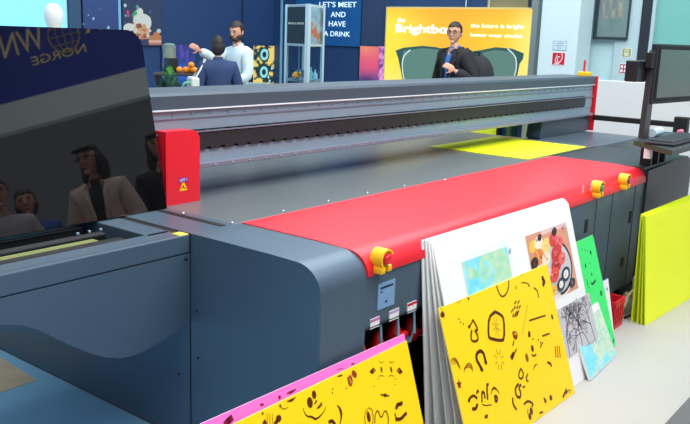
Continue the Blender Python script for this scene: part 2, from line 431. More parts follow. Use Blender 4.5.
b = NB(); box(b, (GX0, GY-.006, 1.224), (GX1-.03, GY+.001, 1.228)); gpart('upper_ledge', b, mat('rail_mauve', None))
# toothed cable-track strip
b = NB(); x = GX0; pit = .085; z0, z1 = 1.078, 1.166
pts = []
n_t = int((6.86-GX0)/pit)
top = []; bot = []
for i in range(n_t):
    xa = GX0+i*pit
    top += [(xa, z1), (xa+pit*.72, z1), (xa+pit*.72, z1-.012), (xa+pit, z1-.012)]
    bot += [(xa, z0), (xa+pit*.72, z0), (xa+pit*.72, z0+.012), (xa+pit, z0+.012)]
for i in range(len(top)-1):
    (xa, za), (xb, zb) = top[i], top[i+1]; (xc, zc), (xd, zd) = bot[i], bot[i+1]
    if xb-xa < 1e-6: continue
    box(b, (xa, GY-.012, zc), (xb, GY+.014, za))
gpart('toothed_strip', b, mat('track_black', (30, 33, 38), .5, noise=.15, scale=30))
# small bolts along the beam
b = CHB
for zz, st in ((1.243, .11), (1.008, .11)):
    x = 2.2
    while x < 6.95:
        lathe(b, [(.006, 0), (.006, .004), (.003, .006)], (x, (GY if zz > 1.1 else GY-.03), zz), 6, (0, -1, 0)); x += st
gpart('steel_channel', b, STEEL)

b = NB(); prism(b, [(GX1, GY-.03, .86), (GX1, GY-.03, 1.338), (GX1, GY+.02, 1.338), (GX1, GY+.33, 1.28), (GX1, GY+.33, .86)], (.014, 0, 0)); gpart('end_plate', b, RED)
b = NB(); prism(b, [(6.03, GY+.004, .862), (6.06, GY+.004, 1.0), (7.03, GY+.004, 1.0), (7.03, GY+.004, .862)], (0, .12, 0)); gpart('gantry_foot', b, mat('foot_slate', (62, 78, 92), .4, .2))
# button on top of the beam
p = at(586, 79, 'y', GY+.03)
sb = thing('beam_button', None, None, Vector((p.x, GY+.05, 1.338))-wloc(gantry)); sb.parent = gantry
if 'label' in sb: del sb['label']
b = NB(); box(b, (p.x-.055, GY+.0, 1.336), (p.x+.055, GY+.09, 1.375), .008); link('button_box', b, YKNOB, sb)
b = NB(); lathe(b, [(.009, 0), (.010, .09), (.007, .10), (.001, .105)], (p.x+.015, GY+.06, 1.374), 12); link('beacon', b, mat('beacon_red', (210, 40, 40), .3), sb, 40)
# guard bar running forward from the right end
b = NB(); box(b, (7.03, 1.98, .955), (7.075, 2.76, 1.0), .006); gb = part('guard_bar', b, BLACK)
part('bar_end', box(NB(), (7.02, 1.95, .90), (7.10, 2.06, 1.045), .008), BLACK, gb)
part('bar_post', box(NB(), (7.035, 2.0, .02), (7.07, 2.04, .91)), DARK, gb)

# print carriage with its red cover and black shield
car = thing('print_carriage', None, None, Vector((1.3, 2.75, .9))-Vector((4, 2.8, 0))); car.parent = prn
if 'label' in car: del car['label']
b = NB()
cA = at(167, 210, 'y', 2.71); cB = at(200, 203, 'y', 2.71); cC = at(180, 131, 'y', 2.71)
CX0, CX1, CZ0, CZ1 = cA.x-.002, cB.x, cB.z, cC.z
pts = [(CX0, CZ0), (CX0, CZ1)] + [(CX1-.045+.045*sin(radians(a)), CZ1-.045+.045*cos(radians(a))) for a in range(0, 91, 15)] + [(CX1, CZ0)]
prism(b, [(x, 2.71, z) for x, z in pts], (0, .12, 0))
rc = link('carriage_cover', b, RED, car, 40)
fc = Frame((0, 2.71, 0), (1, 0, 0), (0, 0, 1)); a = Art(fc, .0008)
cu, cv = fc.uv(183.3, 187)
a.poly([(cu-.023, cv-.016), (cu+.023, cv-.016), (cu+.002, cv+.026), (cu-.002, cv+.026)], (250, 200, 20)); a.layer()
a.poly([(cu-.026, cv+.020), (cu+.026, cv+.020), (cu+.026, cv+.042), (cu-.026, cv+.042)], (130, 30, 150)); a.layer()
a.line([(cu-.012, cv-.006), (cu+.002, cv+.008), (cu-.001, cv-.002), (cu+.012, cv-.008)], .005, (200, 60, 20), px=False)
wl = a.build('warning_label', artmat('print_ink'), rc, local=False)
link('label_text', text_mesh('UPS !', fc, cu-.02, cv+.025, cu+.02, cv+.038, .0012, .0003), mat('label_white', (245, 225, 250), .5), wl)
link('carriage_body', box(NB(), (.35, 2.86, .90), (2.148, 3.10, 1.33), .01), DARK, car)
# shield: tilted black glossy sheet with rounded upper corner
ta = radians(12.3); SU = Vector((0, sin(ta), cos(ta)))
SO = Vector((0, 2.672, .864)); fs = Frame(SO, (1, 0, 0), SU)
sx1 = fs.uv(167, 208)[0]; hgt = fs.uv(130, 30)[1]; rr = .07
pts = [(.25, 0), (sx1, 0)] + [(sx1-.0-rr+rr*cos(radians(a)), hgt-rr+rr*sin(radians(a))) for a in range(0, 91, 9)] + [(.25, hgt)]
b = NB(); prism(b, [fs.P(u, v, 0) for u, v in pts], -fs.n*.012)
GL = mat('black_gloss_shield', (10, 11, 13), .02, 0, spec=.5, ior=1.6)
link('black_shield', b, GL, car)
b = NB(); [box(b, fs.P(sx1-.10, v, -.03)-Vector((.01, .02, .01)), fs.P(sx1-.10, v, -.012)+Vector((.01, .1, .01))) for v in (.12, .3)]
link('shield_bracket', b, DARK, car)

# side tray left of the end panel
tray = thing('side_tray', None, None, Vector((1.2, 2.6, .8))-Vector((4, 2.8, 0))); tray.parent = prn
if 'label' in tray: del tray['label']
TY = 2.275; TX0 = .25; TX1 = XL-.004
prof = [(TX1, .515), (1.90, .494), (1.83, .474), (1.76, .459), (1.70, .455), (1.64, .462), (1.58, .484), (1.52, .517), (1.46, .557), (1.40, .602), (1.34, .648), (1.28, .682), (1.20, .704), (1.10, .712), (.9, .715), (TX0, .715)]
b = NB(); prism(b, [(x, TY, z) for x, z in prof] + [(TX0, TY, .784), (TX1, TY, .784)], (0, .03, 0)); link('tray_skirt', b, SLATE, tray)
TZ = .858
b = NB(); box(b, (TX0, TY, .788), (TX1, TY+.026, TZ), .004); box(b, (TX0, TY+.02, .788), (TX1-.028, TY+.10, TZ)); box(b, (1.84, TY+.08, .788), (TX1-.02, 3.0, TZ), .004); box(b, (TX0, TY+.08, .74), (TX1-.03, 3.0, .79)); box(b, (TX0, 2.92, .788), (1.86, 3.0, TZ-.002))
link('tray_top', b, SLATE, tray)
part('tray_shadow_gap', box(NB(), (TX0, TY+.006, .781), (TX1-.002, TY+.02, .790)), BLACK, tray)
link('tray_well', box(NB(), (TX0+.02, TY+.10, .791), (1.839, 2.92, .80)), BLACK, tray)
for y0 in (TY+.15, TY+.27, TY+.42):
    link('wiper_bar', box(NB(), (.4, y0, .80), (1.79-.0, y0+.045, .845), .006), mat('bar_black', (20, 22, 26), .3), tray)
link('reflection_strip', box(NB(), (.5, TY+.20, .80), (1.72, TY+.255, .838), .003), mat('olive_reflection', (126, 136, 78), .3), tray)  # olive bar imitates the yellow-green reflection among the wipers
for x in (1.70, 1.75, 1.80):
    p = NB(); lathe(p, [(.006, 0), (.006, .006), (.003, .008)], (x, TY+.32, .845), 10); link('tray_bolt', p, STEEL, tray)
link('corner_pad', box(NB(), (TX1-.045, TY+.002, TZ-.004), (TX1-.004, TY+.05, TZ+.003), .001), mat('corner_yellow', (220, 205, 90), .5), tray)
p = NB(); lathe(p, [(.007, 0), (.007, .003)], (TX1-.02, TY, .765), 8, (0, -1, 0)); link('screw', p, BLACK, tray)

# sheet lying on the bed
s0 = at(433, 147.5, 'z', BT); s1 = at(529, 159, 'z', BT); s2 = at(587, 147.5, 'z', BT)
solo('neon_sheet', box(NB(), ((s0.x+s1.x)/2-.02, s1.y-.01, BT+.0005), (s2.x, 3.06, BT+.005)), NEON,
     'flat fluorescent yellow sheet lying on the printer bed under the gantry', 'sheet', (5.3, 2.7, BT))

# cartons standing behind the printer, seen in the slit under the gantry
def carton(px0, px1, pyt, Y, mt_, name, label, cat, dep=.06):
    a_ = at(px0, pyt, 'y', Y); b_ = at(px1, pyt, 'y', Y); bm = NB(); box(bm, (a_.x, Y, 0), (b_.x, Y+dep, a_.z), .006)
    solo(name, bm, mt_, label, cat, ((a_.x+b_.x)/2, Y+dep/2, 0))
carton(462, 497, 124, 4.9, mat('carton_neon', (232, 248, 60), .5), 'yellow_carton', 'bright yellow carton seen in the slit under the gantry', 'carton')
carton(498.5, 503, 122, 4.9, DARK, 'dark_post', 'narrow dark post between the yellow and the white carton', 'post', .1)
carton(504, 510, 122, 4.9, WHITE, 'white_carton', 'narrow white carton seen in the slit under the gantry', 'carton')
carton(511, 527, 122, 4.7, mat('carton_green', (34, 62, 48), .5), 'green_carton', 'dark green carton seen in the slit left of the gantry foot', 'carton')
# ================================================================== OPERATOR STATION
st = thing('terminal_stand', 'grey steel arm and shelf carrying the screen at the right end', 'stand', (5.3, 1.85, BT))
GS = mat('arm_grey', (62, 62, 66), .4, .3); KP = mat('shelf_dark', (50, 54, 60), .4)
q = lambda x, y, Y=1.75: at(x, y, 'y', Y)
a0 = q(641.5, 142); a1 = q(653, 60); w_ = .05
b = NB(); prism(b, [(a0.x-.005, 1.74, 1.02), (a0.x+.10, 1.74, 1.02), (a1.x+.065, 1.74, a1.z+.06), (a1.x-.01, 1.74, a1.z+.06)], (0, .035, 0)); link('arm', b, GS, st)
b = NB(); prism(b, [(5.15, 1.72, .99), (4.85, 1.41, .99), (5.95, 1.41, .99), (5.95, 1.80, .99), (5.18, 1.75, .99)], (0, 0, .030)); link('shelf', b, KP, st)
b = NB(); box(b, (5.06, 1.60, .93), (5.10, 1.64, .99)); link('bracket', b, WHITE, st)
for x in (5.24, 5.38, 5.52):
    b = NB(); box(b, (x, 1.65, .855), (x+.035, 1.72, .99), .004); link('bracket', b, DARK, st)
p0 = q(633, 82, 1.80); p1 = q(663, 60.5, 1.80)
b = NB(); box(b, (p0.x, 1.78, p0.z), (p1.x+.02, 1.86, p1.z), .008); link('control_box', b, mat('box_black', (26, 28, 34), .4), st)
# monitor (its screen towards us, body set back)
mo = thing('computer_monitor', 'large flat monitor with an olive grey reflection coloured into its screen on the steel arm', 'monitor', (5.7, 1.7, 1.2))
yl, yr = 1.72, 1.60
A_ = at(655, 46, 'y', yl); B_ = at(657, 101, 'y', yl); C_ = at(689, 48, 'y', yr)
mz0, mz1 = B_.z, A_.z; mx0 = A_.x+.13; ang = atan2(-.10, .9)
fm = Frame((mx0, yl, mz0), (cos(ang), sin(ang), 0), (0, 0, 1)); MWd = .62; MH = mz1-mz0
link('casing', slab(fm, -.05, -.02, MWd, MH+.015, -.045, -.004, .008), DARK, mo)
b = NB(); prism(b, [fm.P(-.02, 0, -.004), fm.P(MWd-.012, 0, -.004), fm.P(MWd-.012, MH, -.004), fm.P(-.02, MH, -.004)], fm.n*.004); link('bezel', b, BLACK, mo)
link('screen', slab(fm, .0, .02, MWd-.03, MH-.02, 0, .003), mat('screen_reflection', (74, 92, 84), .15, noise=.12, scale=3, spec=.7), mo)  # olive base colour stands in for what the screen reflects
link('hinge', box(NB(), (mx0-.12, 1.735, mz1-.14), (mx0+.06, 1.775, mz1-.04), .006), BLACK, mo)
# keyboard
kb = thing('keyboard', 'black keyboard on the shelf below the monitor', 'keyboard', (5.3, 1.55, 1.02))
b = NB(); box(b, (5.04, 1.46, 1.021), (5.76, 1.64, 1.040), .008); link('key_tray', b, mat('kb_dark', (40, 43, 48), .5), kb)
b = NB()
for i in range(21):
    for j in range(5): box(b, (5.06+i*.032, 1.475+j*.031, 1.039), (5.087+i*.032, 1.50+j*.031, 1.048))
link('keys', b, mat('keys_dark', (58, 62, 70), .5), kb)
p = at(655, 131.5, 'y', 1.88)
b = NB(); tube(b, [(5.46, 1.73, 1.049), (5.62, 1.73, 1.053)], .028, 12); o = solo('cloth_roll', b, mat('roll_white', (200, 222, 235), .7, noise=.2, scale=20), 'small rolled white and pale blue wipe behind the keyboard', 'wipe', (5.54, 1.73, 1.02), smooth=50)
p = at(683, 124.5, 'y', 1.9)
b = NB(); box(b, (5.78, 1.64, 1.021), (5.86, 1.67, 1.055), .008); solo('pink_eraser', b, mat('eraser_pink', (230, 120, 150), .6), 'small pink block behind the right end of the keyboard', 'block', (5.82, 1.655, 1.02))

# ================================================================== BOARDS LEANING ON THE PRINTER
def board(name, br, phi, tilt, w, h, mt, th=.006, label='', cat='board', group=None, core=None):
    "br: right bottom corner on the floor; phi: heading of the bottom edge seen left to right (0 = +X)"
    d = Vector((cos(phi), sin(phi), 0)); nb = Vector((-d.y, d.x, 0)); up = Vector((0, 0, cos(tilt)))+nb*sin(tilt)
    o_ = Vector((br[0], br[1], th*sin(tilt)))-d*w
    f = Frame(o_, d, up); b = NB(); box(b, (0, 0, -th), (w, h, 0))
    me = bpy.data.meshes.new(name); bmesh.ops.recalc_face_normals(b, faces=b.faces[:]); b.to_mesh(me); b.free()
    me.materials.append(mt); me.materials.append(core or GREYW)
    for p in me.polygons:
        if abs(p.normal.z) < .5: p.material_index = 1
    o = bpy.data.objects.new(name, me); COL.objects.link(o); o.matrix_world = f.M()
    tagit(o, label, cat, group); o['w'] = w; del o['w']
    return o, f
INK = (92, 34, 6); INK2 = (150, 80, 10)
PRT = artmat('print_ink')
WH = mat('board_edge_white', (235, 236, 232), .5)
# --- white stack: the front one carries pictures, the ones behind stand steeper
Bb, Bf = board('white_print_board', (3.869, 1.352), 0-radians(.8), radians(17.0), 1.245, .852, WHITE, .005, 'white board printed with pictures of fruit, maps and branches, front of the white stack', core=WH)
stackl = ['blank white board directly behind the one printed with pictures', 'blank white board in the middle of the white stack',
          'grey edged board second from the back of the white stack', 'rearmost board of the white stack, closest to the printer']
for i, (tl, dx, hh) in enumerate(((13.2, -.008, .850), (10.6, -.018, .852), (7.4, -.030, .850), (5.2, -.045, .846))):
    t = radians(tl); yb = 1.606+.0058*i-hh*sin(t)
    board('white_board', (3.869+dx, yb), radians(-.8), t, 1.245, hh, WHITE, .005, stackl[i], 'board', None, WH)
# pictures on the front white board
a = Art(Bf); n1 = vnoise(3); n2 = vnoise(4); n3 = vnoise(9)
def mapfn(u, v):
    w = n1(u*5, v*5)+.35*(.35-u)
    sea = mixc((60, 200, 232), (190, 238, 240), n2(u*9, v*9)*1.1)
    land = mixc((120, 215, 180), (205, 225, 190), n2(u*14+5, v*14)*1.2)
    return mixc(land, sea, smooth2(.50, .58, w+.06))
u0, v1 = Bf.uv(461.5, 262.5); u1, _ = Bf.uv(505, 248); v0 = v1-.30
a.poly([(u0-.01, v1-.31), (u1+.045, v1-.31), (u1+.05, v1+.035), (u0+.05, v1+.015)], (228, 238, 238)); a.layer()
a.pic(u0, v0, u1+.015, v1, 40, 36, mapfn)
# fruit picture
fu0, fv1 = Bf.uv(525, 236.5); fu1, fv0 = Bf.uv(577.5, 284)
fu1 = fu1; fw = fu1-fu0; fh = fv1-fv0
a.clip = (fu0, fv0-.02, fu1, fv1+.004)
a.poly([(fu0, fv0-.02), (fu1, fv0-.02), (fu1, fv1), (fu0, fv1)], (214, 150, 120)); a.layer()
a.poly([(fu0+.35*fw, fv1-.02), (fu1, fv1-.02), (fu1, fv1), (fu0+.35*fw, fv1)], (222, 190, 190)); a.layer()
def F2(s, t): return (fu0+s*fw, fv0-.02+t*(fh+.02))
rg = random.Random(5)
for cx, cy, rx, ry, c in ((.5, .40, .46, .46, (235, 222, 214)), (.54, .42, .40, .40, (196, 196, 200))): a.ell(F2(cx, cy), rx*fw, ry*fh, c, n=28); a.layer()
for i in range(26):
    an = -1.6+i*.14; a.ell(F2(.58+.36*cos(an), .42+.38*sin(an)), .018*fw, .045*fh, (30, 36, 60), an); 
a.layer()
spots = [(.12, .83, .09, (238, 196, 60)), (.26, .86, .10, (244, 226, 200)), (.42, .78, .11, (240, 208, 120)), (.20, .66, .12, (222, 130, 60)), (.36, .60, .10, (242, 220, 190)), (.08, .60, .09, (40, 22, 18)), (.30, .92, .05, (40, 20, 18)),
         (.60, .82, .10, (214, 60, 60)), (.72, .74, .10, (226, 90, 90)), (.62, .62, .13, (206, 44, 44)), (.56, .46, .12, (198, 36, 40)), (.48, .34, .11, (220, 70, 60)), (.72, .52, .09, (226, 100, 96)), (.66, .93, .06, (30, 18, 18)),
         (.74, .28, .11, (40, 48, 66)), (.74, .28, .065, (226, 230, 230)), (.58, .17, .10, (50, 56, 72)), (.58, .17, .055, (220, 224, 220)), (.30, .40, .10, (228, 190, 180)), (.24, .22, .12, (236, 150, 40)), (.38, .14, .08, (240, 180, 70)), (.86, .12, .07, (60, 50, 60)), (.16, .42, .07, (230, 200, 190))]
for cx, cy, r, c in spots:
    a.ell(F2(cx, cy), r*fw*1.05, r*fh*.95, c, .3); a.layer()
    for j in range(4):
        an = rg.random()*6.3; k_ = rg.random()*.6; c2 = mixc(c, rg.choice([(255, 250, 240), (80, 20, 20), (255, 255, 255)]), .35)
        a.ell((F2(cx, cy)[0]+cos(an)*r*fw*k_, F2(cx, cy)[1]+sin(an)*r*fh*k_), r*fw*.25, r*fh*.2, c2, an, 8)
    a.layer()
a.clip = None
# branches picture
tu0, tv1 = Bf.uv(556, 310); tu1 = Bf.uv(597, 340)[0]; tv0 = tv1-.235
a.clip = (tu0, tv0, tu1, tv1)
a.poly([(tu0, tv0), (tu1, tv0), (tu1, tv1), (tu0, tv1)], (196, 196, 204)); a.layer()
rg = random.Random(8)
def branch(x, y, an, L, w, dep):
    pts = [(x, y)]
    for i in range(3):
        an += rg.uniform(-.25, .25); x += cos(an)*L/3; y += sin(an)*L/3; pts.append((x, y))
    a.line(pts, w, rg.choice([(40, 36, 50), (70, 64, 84), (90, 50, 54)]), px=False)
    if dep:
        for k_ in range(3): branch(x, y, an+rg.uniform(-.9, .9), L*.72, w*.7, dep-1)
for x in (.1, .3, .5, .7, .9): branch(tu0+x*(tu1-tu0), tv0, pi/2+rg.uniform(-.3, .3), .085, .006, 4)
a.clip = None
for px, py in ((509, 250.5), (562.5, 227), (575, 300)):
    u, v = Bf.uv(px, py); a.ell((u, v), .008, .010, (110, 150, 160)); a.layer(); a.ell((u+.002, v-.001), .004, .005, (225, 235, 238)); a.layer()
a.build('printed_pictures', PRT, Bb)

# --- yellow doodle board
Cb, Cf = board('yellow_doodle_board', (3.492, 1.324), radians(-1.5), radians(19.0), .915, .62, YEL, .006, 'yellow board covered in brown doodles, leaning in front of the white stack', core=mat('yellow_edge', (250, 236, 150), .5))
a = Art(Cf, clip=(.003, .003, .912, .617)); W = .0075
def Z(x0, y0, s): return lambda *pts: [(x0+x*s, y0+y*s) for x, y in pts]
L = lambda pts, w=W, c=INK, tp=False: a.line(pts, w*1.25, c, taper=tp)
def D(px, py, r, c=INK, ry=None, rot=0): a.ell((px, py), r, ry or r, c, rot, 12, True)
z = Z(430, 260, .2006)
a.poly(z((38, 236), (62, 230), (56, 246)), INK, True); a.poly(z((62, 252), (74, 272), (68, 288), (54, 284), (50, 270)), INK, True)
for x, y in ((142, 190), (150, 204), (158, 192), (152, 312), (166, 320), (144, 296), (140, 212)): D(430+x*.2, 260+y*.2, .004)
L(z((186, 172), (190, 186), (192, 198)))
L(z((212, 298), (224, 316), (238, 346), (232, 352), (222, 350), (236, 372), (240, 398), (222, 408), (204, 400), (204, 368), (208, 352)), .008)
L(z((196, 334), (206, 316), (212, 300)), .006); D(430+195*.2, 260+334*.2, .008)
L(z((324, 258), (352, 272), (368, 292), (370, 396), (350, 402), (300, 392), (290, 380), (292, 286), (324, 258)), .011)
for k_ in range(8):
    an = k_*pi/4+.2; cx, cy = Cf.uv(430+330*.2, 260+334*.2); a.line([(cx+.006*cos(an), cy+.006*sin(an)), (cx+.03*cos(an), cy+.042*sin(an))], .007, INK, px=False, taper=True)
z = Z(490, 260, .2006)
L(z((30, 105), (34, 140), (50, 176), (66, 184), (84, 164), (94, 130), (92, 96)), .006); D(490+46*.2, 260+108*.2, .006)
L(z((156, 76), (172, 62), (188, 50)), .010, tp=True)
L(z((262, 84), (262, 98), (272, 104), (264, 126)), .015)
L(z((130, 146), (128, 130)), .005); L(z((156, 114), (176, 112), (192, 120)), .004); D(490+194*.2, 260+128*.2, .006)
L(z((218, 138), (236, 152), (242, 186)), .006)
for x, y in ((106, 262), (122, 220), (138, 218), (118, 246), (132, 244), (144, 242), (112, 284), (126, 272), (136, 268), (122, 286), (132, 280)):
    L([(490+x*.2, 260+y*.2), (490+x*.2+1.6, 260+y*.2-3)], .006)
a.poly(z((194, 298), (276, 272), (278, 280), (196, 307)), INK, True); a.poly(z((258, 376), (296, 362), (298, 370), (262, 384)), INK, True)
L(z((188, 224), (160, 370)), .002, INK2)
L(z((112, 362), (126, 356), (136, 372), (132, 394), (118, 388), (112, 362)), .006, (170, 60, 20)); L(z((118, 366), (132, 388)), .006, (170, 60, 20))
D(490+196*.2, 260+370*.2, .010, ry=.014); D(490+310*.2, 260+284*.2, .009, ry=.013)
for x, y in ((214, 396), (252, 412), (240, 400)): D(490+x*.2, 260+y*.2, .005)
z = Z(445, 335, .2101)
L(z((178, 170), (166, 146), (150, 120), (148, 92), (166, 74), (182, 84), (190, 112), (192, 132)), .012); D(445+194*.21, 335+130*.21, .010); D(445+172*.21, 335+162*.21, .009)
for r_ in (0, 9, 18):
    L(z((28+r_, 140), (28+r_, 118), (44+r_*.4, 108+r_), (58, 120+r_), (72, 160)), .0035, INK2); L(z((90, 176-r_), (96, 148+r_*.6), (112, 132+r_), (128, 142+r_), (130, 172)), .0035, INK2)
for k_ in range(8):
    an = k_*pi/4+.15; cx, cy = Cf.uv(445+258*.21, 335+118*.21); a.line([(cx+.018*cos(an), cy+.02*sin(an)), (cx+.036*cos(an), cy+.046*sin(an))], .0035, INK2, px=False)
cx, cy = Cf.uv(445+67*.21, 335+235*.21); a.poly([(cx+(.019 if i % 2 == 0 else .008)*sin(i*pi/5+.2), cy+(.022 if i % 2 == 0 else .009)*cos(i*pi/5+.2)) for i in range(10)], (120, 20, 8))
L(z((112, 314), (118, 300), (136, 286), (152, 302)), .009); D(445+114*.21, 335+312*.21, .008)
L(z((150, 280), (154, 262), (160, 272)), .007); L(z((176, 318), (174, 272), (186, 272), (190, 300)), .008); D(445+180*.21, 335+272*.21, .007)
L(z((202, 306), (198, 236), (206, 234)), .009); L(z((218, 280), (226, 254), (240, 252), (258, 278)), .009, tp=True)
L(z((236, 290), (240, 320), (248, 312), (248, 294), (238, 290)), .009); L(z((130, 352), (146, 352), (154, 330)), .011); D(445+196*.21, 335+388*.21, .014, ry=.008); L(z((176, 330), (190, 336), (220, 332)), .004)
L(z((318, 114), (328, 86)), .011); L(z((332, 84), (340, 66)), .006); L(z((324, 2), (336, 14), (328, 18), (340, 2)), .007, (170, 60, 20)); L(z((322, 50), (328, 28)), .006)
z = Z(510, 335, .2102)
L(z((4, 108), (16, 88)), .013); D(510+106*.21, 335+64*.21, .012, ry=.016); D(510+90*.21, 335+2*.21, .009)
L(z((144, 60), (152, 40), (156, 36)), .006)
for x in (214, 224, 234): L(z((x, 54), (x+4, 106)), .007, (190, 70, 10))
L(z((102, 92), (112, 102), (124, 92)), .006); D(510+80*.21, 335+108*.21, .013, INK2, .020)
L(z((112, 166), (116, 146), (130, 138)), .007, tp=True); L(z((178, 130), (192, 136), (196, 148)), .009)
L(z((52, 158), (40, 184), (44, 208), (60, 206), (64, 182), (54, 164)), .007); L(z((84, 186), (74, 210), (86, 222)), .007)
L(z((40, 232), (24, 254), (28, 288), (46, 302), (52, 276), (40, 250), (52, 236)), .009); L(z((12, 300), (14, 330), (30, 354)), .009); L(z((60, 250), (70, 244)), .006)
L(z((66, 330), (84, 312), (110, 326), (104, 340)), .008); D(510+101*.21, 335+362*.21, .013, ry=.017); D(510+94*.21, 335+388*.21, .012, ry=.015); L(z((84, 352), (84, 376)), .004)
D(510+168*.21, 335+314*.21, .010); D(510+194*.21, 335+299*.21, .013); D(510+162*.21, 335+302*.21, .006)
L(z((252, 296), (268, 258)), .010); L(z((264, 280), (278, 262)), .006); L(z((140, 372), (156, 366)), .007); L(z((286, 258), (284, 274)), .006)
a.build('brown_doodles', PRT, Cb)

# --- nearest pair: yellow in front of pink
zt = .487; TRp = at(407, 341, 'z', zt); tA = radians(17); up = Vector((0, sin(tA), cos(tA))); hA = zt/cos(tA)
brA = TRp-up*hA
tl_ = at(235, 424, 'z', zt); phA = atan2(TRp.y-tl_.y, TRp.x-tl_.x)
Ab, Af = board('yellow_doodle_board', (brA.x, brA.y), phA, tA, .96, hA, YEL, .006, 'yellow board with a skull and bubble letters, nearest to the camera', core=mat('yellow_edge', None))
zp = zt+.024; q0 = at(404.5, 334.5, 'z', zp); q1_ = at(205, 423, 'z', zp); phP = atan2(q0.y-q1_.y, q0.x-q1_.x); tP = tA-radians(.2)
bP = q0-Vector((0, sin(tP), cos(tP)))*(zp/cos(tP))
Pb, Pfr = board('pink_doodle_board', (bP.x, max(bP.y, brA.y+.008)), phP, tP, 1.0, zp/cos(tP), PINK, .005, 'pink board showing as a thin strip behind the nearest yellow board', core=mat('pink_edge', (255, 205, 225), .5))
a = Art(Af); z = Z(290, 340, .1983); W = .005
D(290+100*.198, 340+316*.198, .0135, ry=.018); D(290+121*.198, 340+276*.198, .0105, ry=.014)
L(z((66, 346), (74, 372), (88, 386), (108, 386), (128, 400), (150, 386), (170, 362), (180, 338)), .006, tp=True)
L(z((124, 322), (134, 306)), .005); L(z((136, 346), (160, 316)), .004); L(z((144, 344), (162, 326)), .003)
L(z((238, 330), (252, 346), (260, 380), (252, 420)), .010, tp=True); L(z((196, 414), (212, 406), (226, 424)), .009)
for x, y in ((214, 248), (214, 268), (284, 244)): D(290+x*.198, 340+y*.198, .003)
D(290+324*.198, 340+172*.198, .011, (150, 50, 20), .016, .6); D(290+304*.198, 340+206*.198, .013, (170, 70, 40), .020, -.2)
a.layer(); L(z((300, 196), (308, 216)), .003, (250, 190, 60)); L(z((290, 190), (296, 220)), .004); a.layer()
L(z((240, 184), (262, 178)), .004)
z = Z(350, 340, .1979)
for s_, (cx, cy) in ((1, (114, 156)), (-1, (250, 156))):
    a.poly(z((cx-16*s_, cy+4), (cx+2*s_, cy-18), (cx+16*s_, cy-2), (cx-2*s_, cy+18)), INK, True); a.layer(); a.poly(z((cx, cy), (cx+6*s_, cy-8), (cx+10*s_, cy+2)), (230, 120, 60), True); a.layer()
D(350+158*.198, 340+149*.198, .0048, ry=.011); D(350+207*.198, 340+149*.198, .0048, ry=.011)
for cx in (158, 208):
    L(z((cx-12, 108), (cx, 116), (cx+12, 108)), .0018, INK2); L(z((cx-14, 184), (cx, 178), (cx+14, 184)), .0018, INK2)
for x, y in ((140, 196), (228, 196), (120, 234), (226, 226)): D(350+x*.198, 340+y*.198, .0025)
L(z((154, 276), (196, 282)), .004); D(350+176*.198, 340+279*.198, .008, ry=.007)
D(350+93*.198, 340+388*.198, .0095, ry=.019); L(z((80, 360), (94, 340), (110, 352)), .0025, INK2)
L(z((78, 360), (70, 400), (84, 450), (104, 450), (118, 400), (110, 352)), .0025, INK2)
L(z((124, 420), (126, 372), (140, 352), (156, 400), (176, 350), (192, 380), (192, 424)), .0035)
L(z((232, 346), (238, 326), (252, 324), (262, 318)), .011); L(z((230, 400), (256, 400), (276, 376), (284, 370)), .010); L(z((226, 372), (232, 400)), .005)
z = Z(200, 370, .1449)
L(z((602, 216), (630, 210), (656, 190)), .008, tp=True); L(z((548, 244), (560, 262), (584, 270), (606, 256)), .002, INK2); D(200+552*.145, 370+246*.145, .004)
D(200+430*.145, 370+300*.145, .004); D(200+540*.145, 370+334*.145, .012, ry=.011); L(z((516, 370), (536, 344)), .010); L(z((440, 370), (450, 356)), .012)
for x in (460, 478, 496): L(z((x, 300), (x+4, 372)), .0015, INK2)
# more of the same print further left and lower on the board
rg = random.Random(11)
for i in range(22):
    u, v = rg.uniform(.05, .9), rg.uniform(.04, .24)
    pts = [(u, v)]; an = rg.random()*6
    for j in range(4): an += rg.uniform(-.2, 1.0); pts.append((pts[-1][0]+.018*cos(an), pts[-1][1]+.018*sin(an)))
    a.line(pts, .006, INK, px=False, taper=True)
a.build('brown_doodles', PRT, Ab)
a = Art(Pfr, clip=(.003, .003, .997, zp/cos(tP)-.003)); P_ = (120, 14, 60)
z = Z(200, 370, .1449)
L(z((176, 372), (196, 350), (218, 330)), .016, P_); L(z((416, 240), (436, 238)), .006, P_); D(200+548*.145, 370+188*.145, .006, P_); L(z((602, 160), (630, 152), (658, 134)), .009, P_, True)
z = Z(310, 330, .2218); L(z((122, 178), (148, 174)), .006, P_, True); L(z((186, 154), (200, 152)), .004, P_)
a.build('dark_doodles', PRT, Pb)

# --- green board
Db, Df = board('green_doodle_board', (4.247, 1.41), radians(.6), radians(17.9), .355, .617, GREEN, .005, 'bright green board with small dark doodles, right of the white stack', core=mat('green_edge', (150, 240, 180), .5))
a = Art(Df); GI = (8, 84, 52); z = Z(560, 220, .236)
for x, y, r in ((92, 126, .004), (104, 128, .004), (116, 132, .004), (130, 138, .010), (108, 194, .009), (126, 184, .004), (134, 230, .007), (116, 270, .006), (122, 284, .005)): D(560+x*.236, 220+y*.236, r, GI, r*1.3)
L(z((132, 268), (138, 272), (150, 256)), .011, GI); D(560+174*.236, 220+310*.236, .013, GI, .016); D(560+196*.236, 220+390*.236, .004, GI)
L([(612.5, 343), (614, 339)], .009, GI); D(613, 346.5, .009, GI); L(z((112, 250), (116, 262)), .005, GI)
a.build('dark_doodles', PRT, Db)
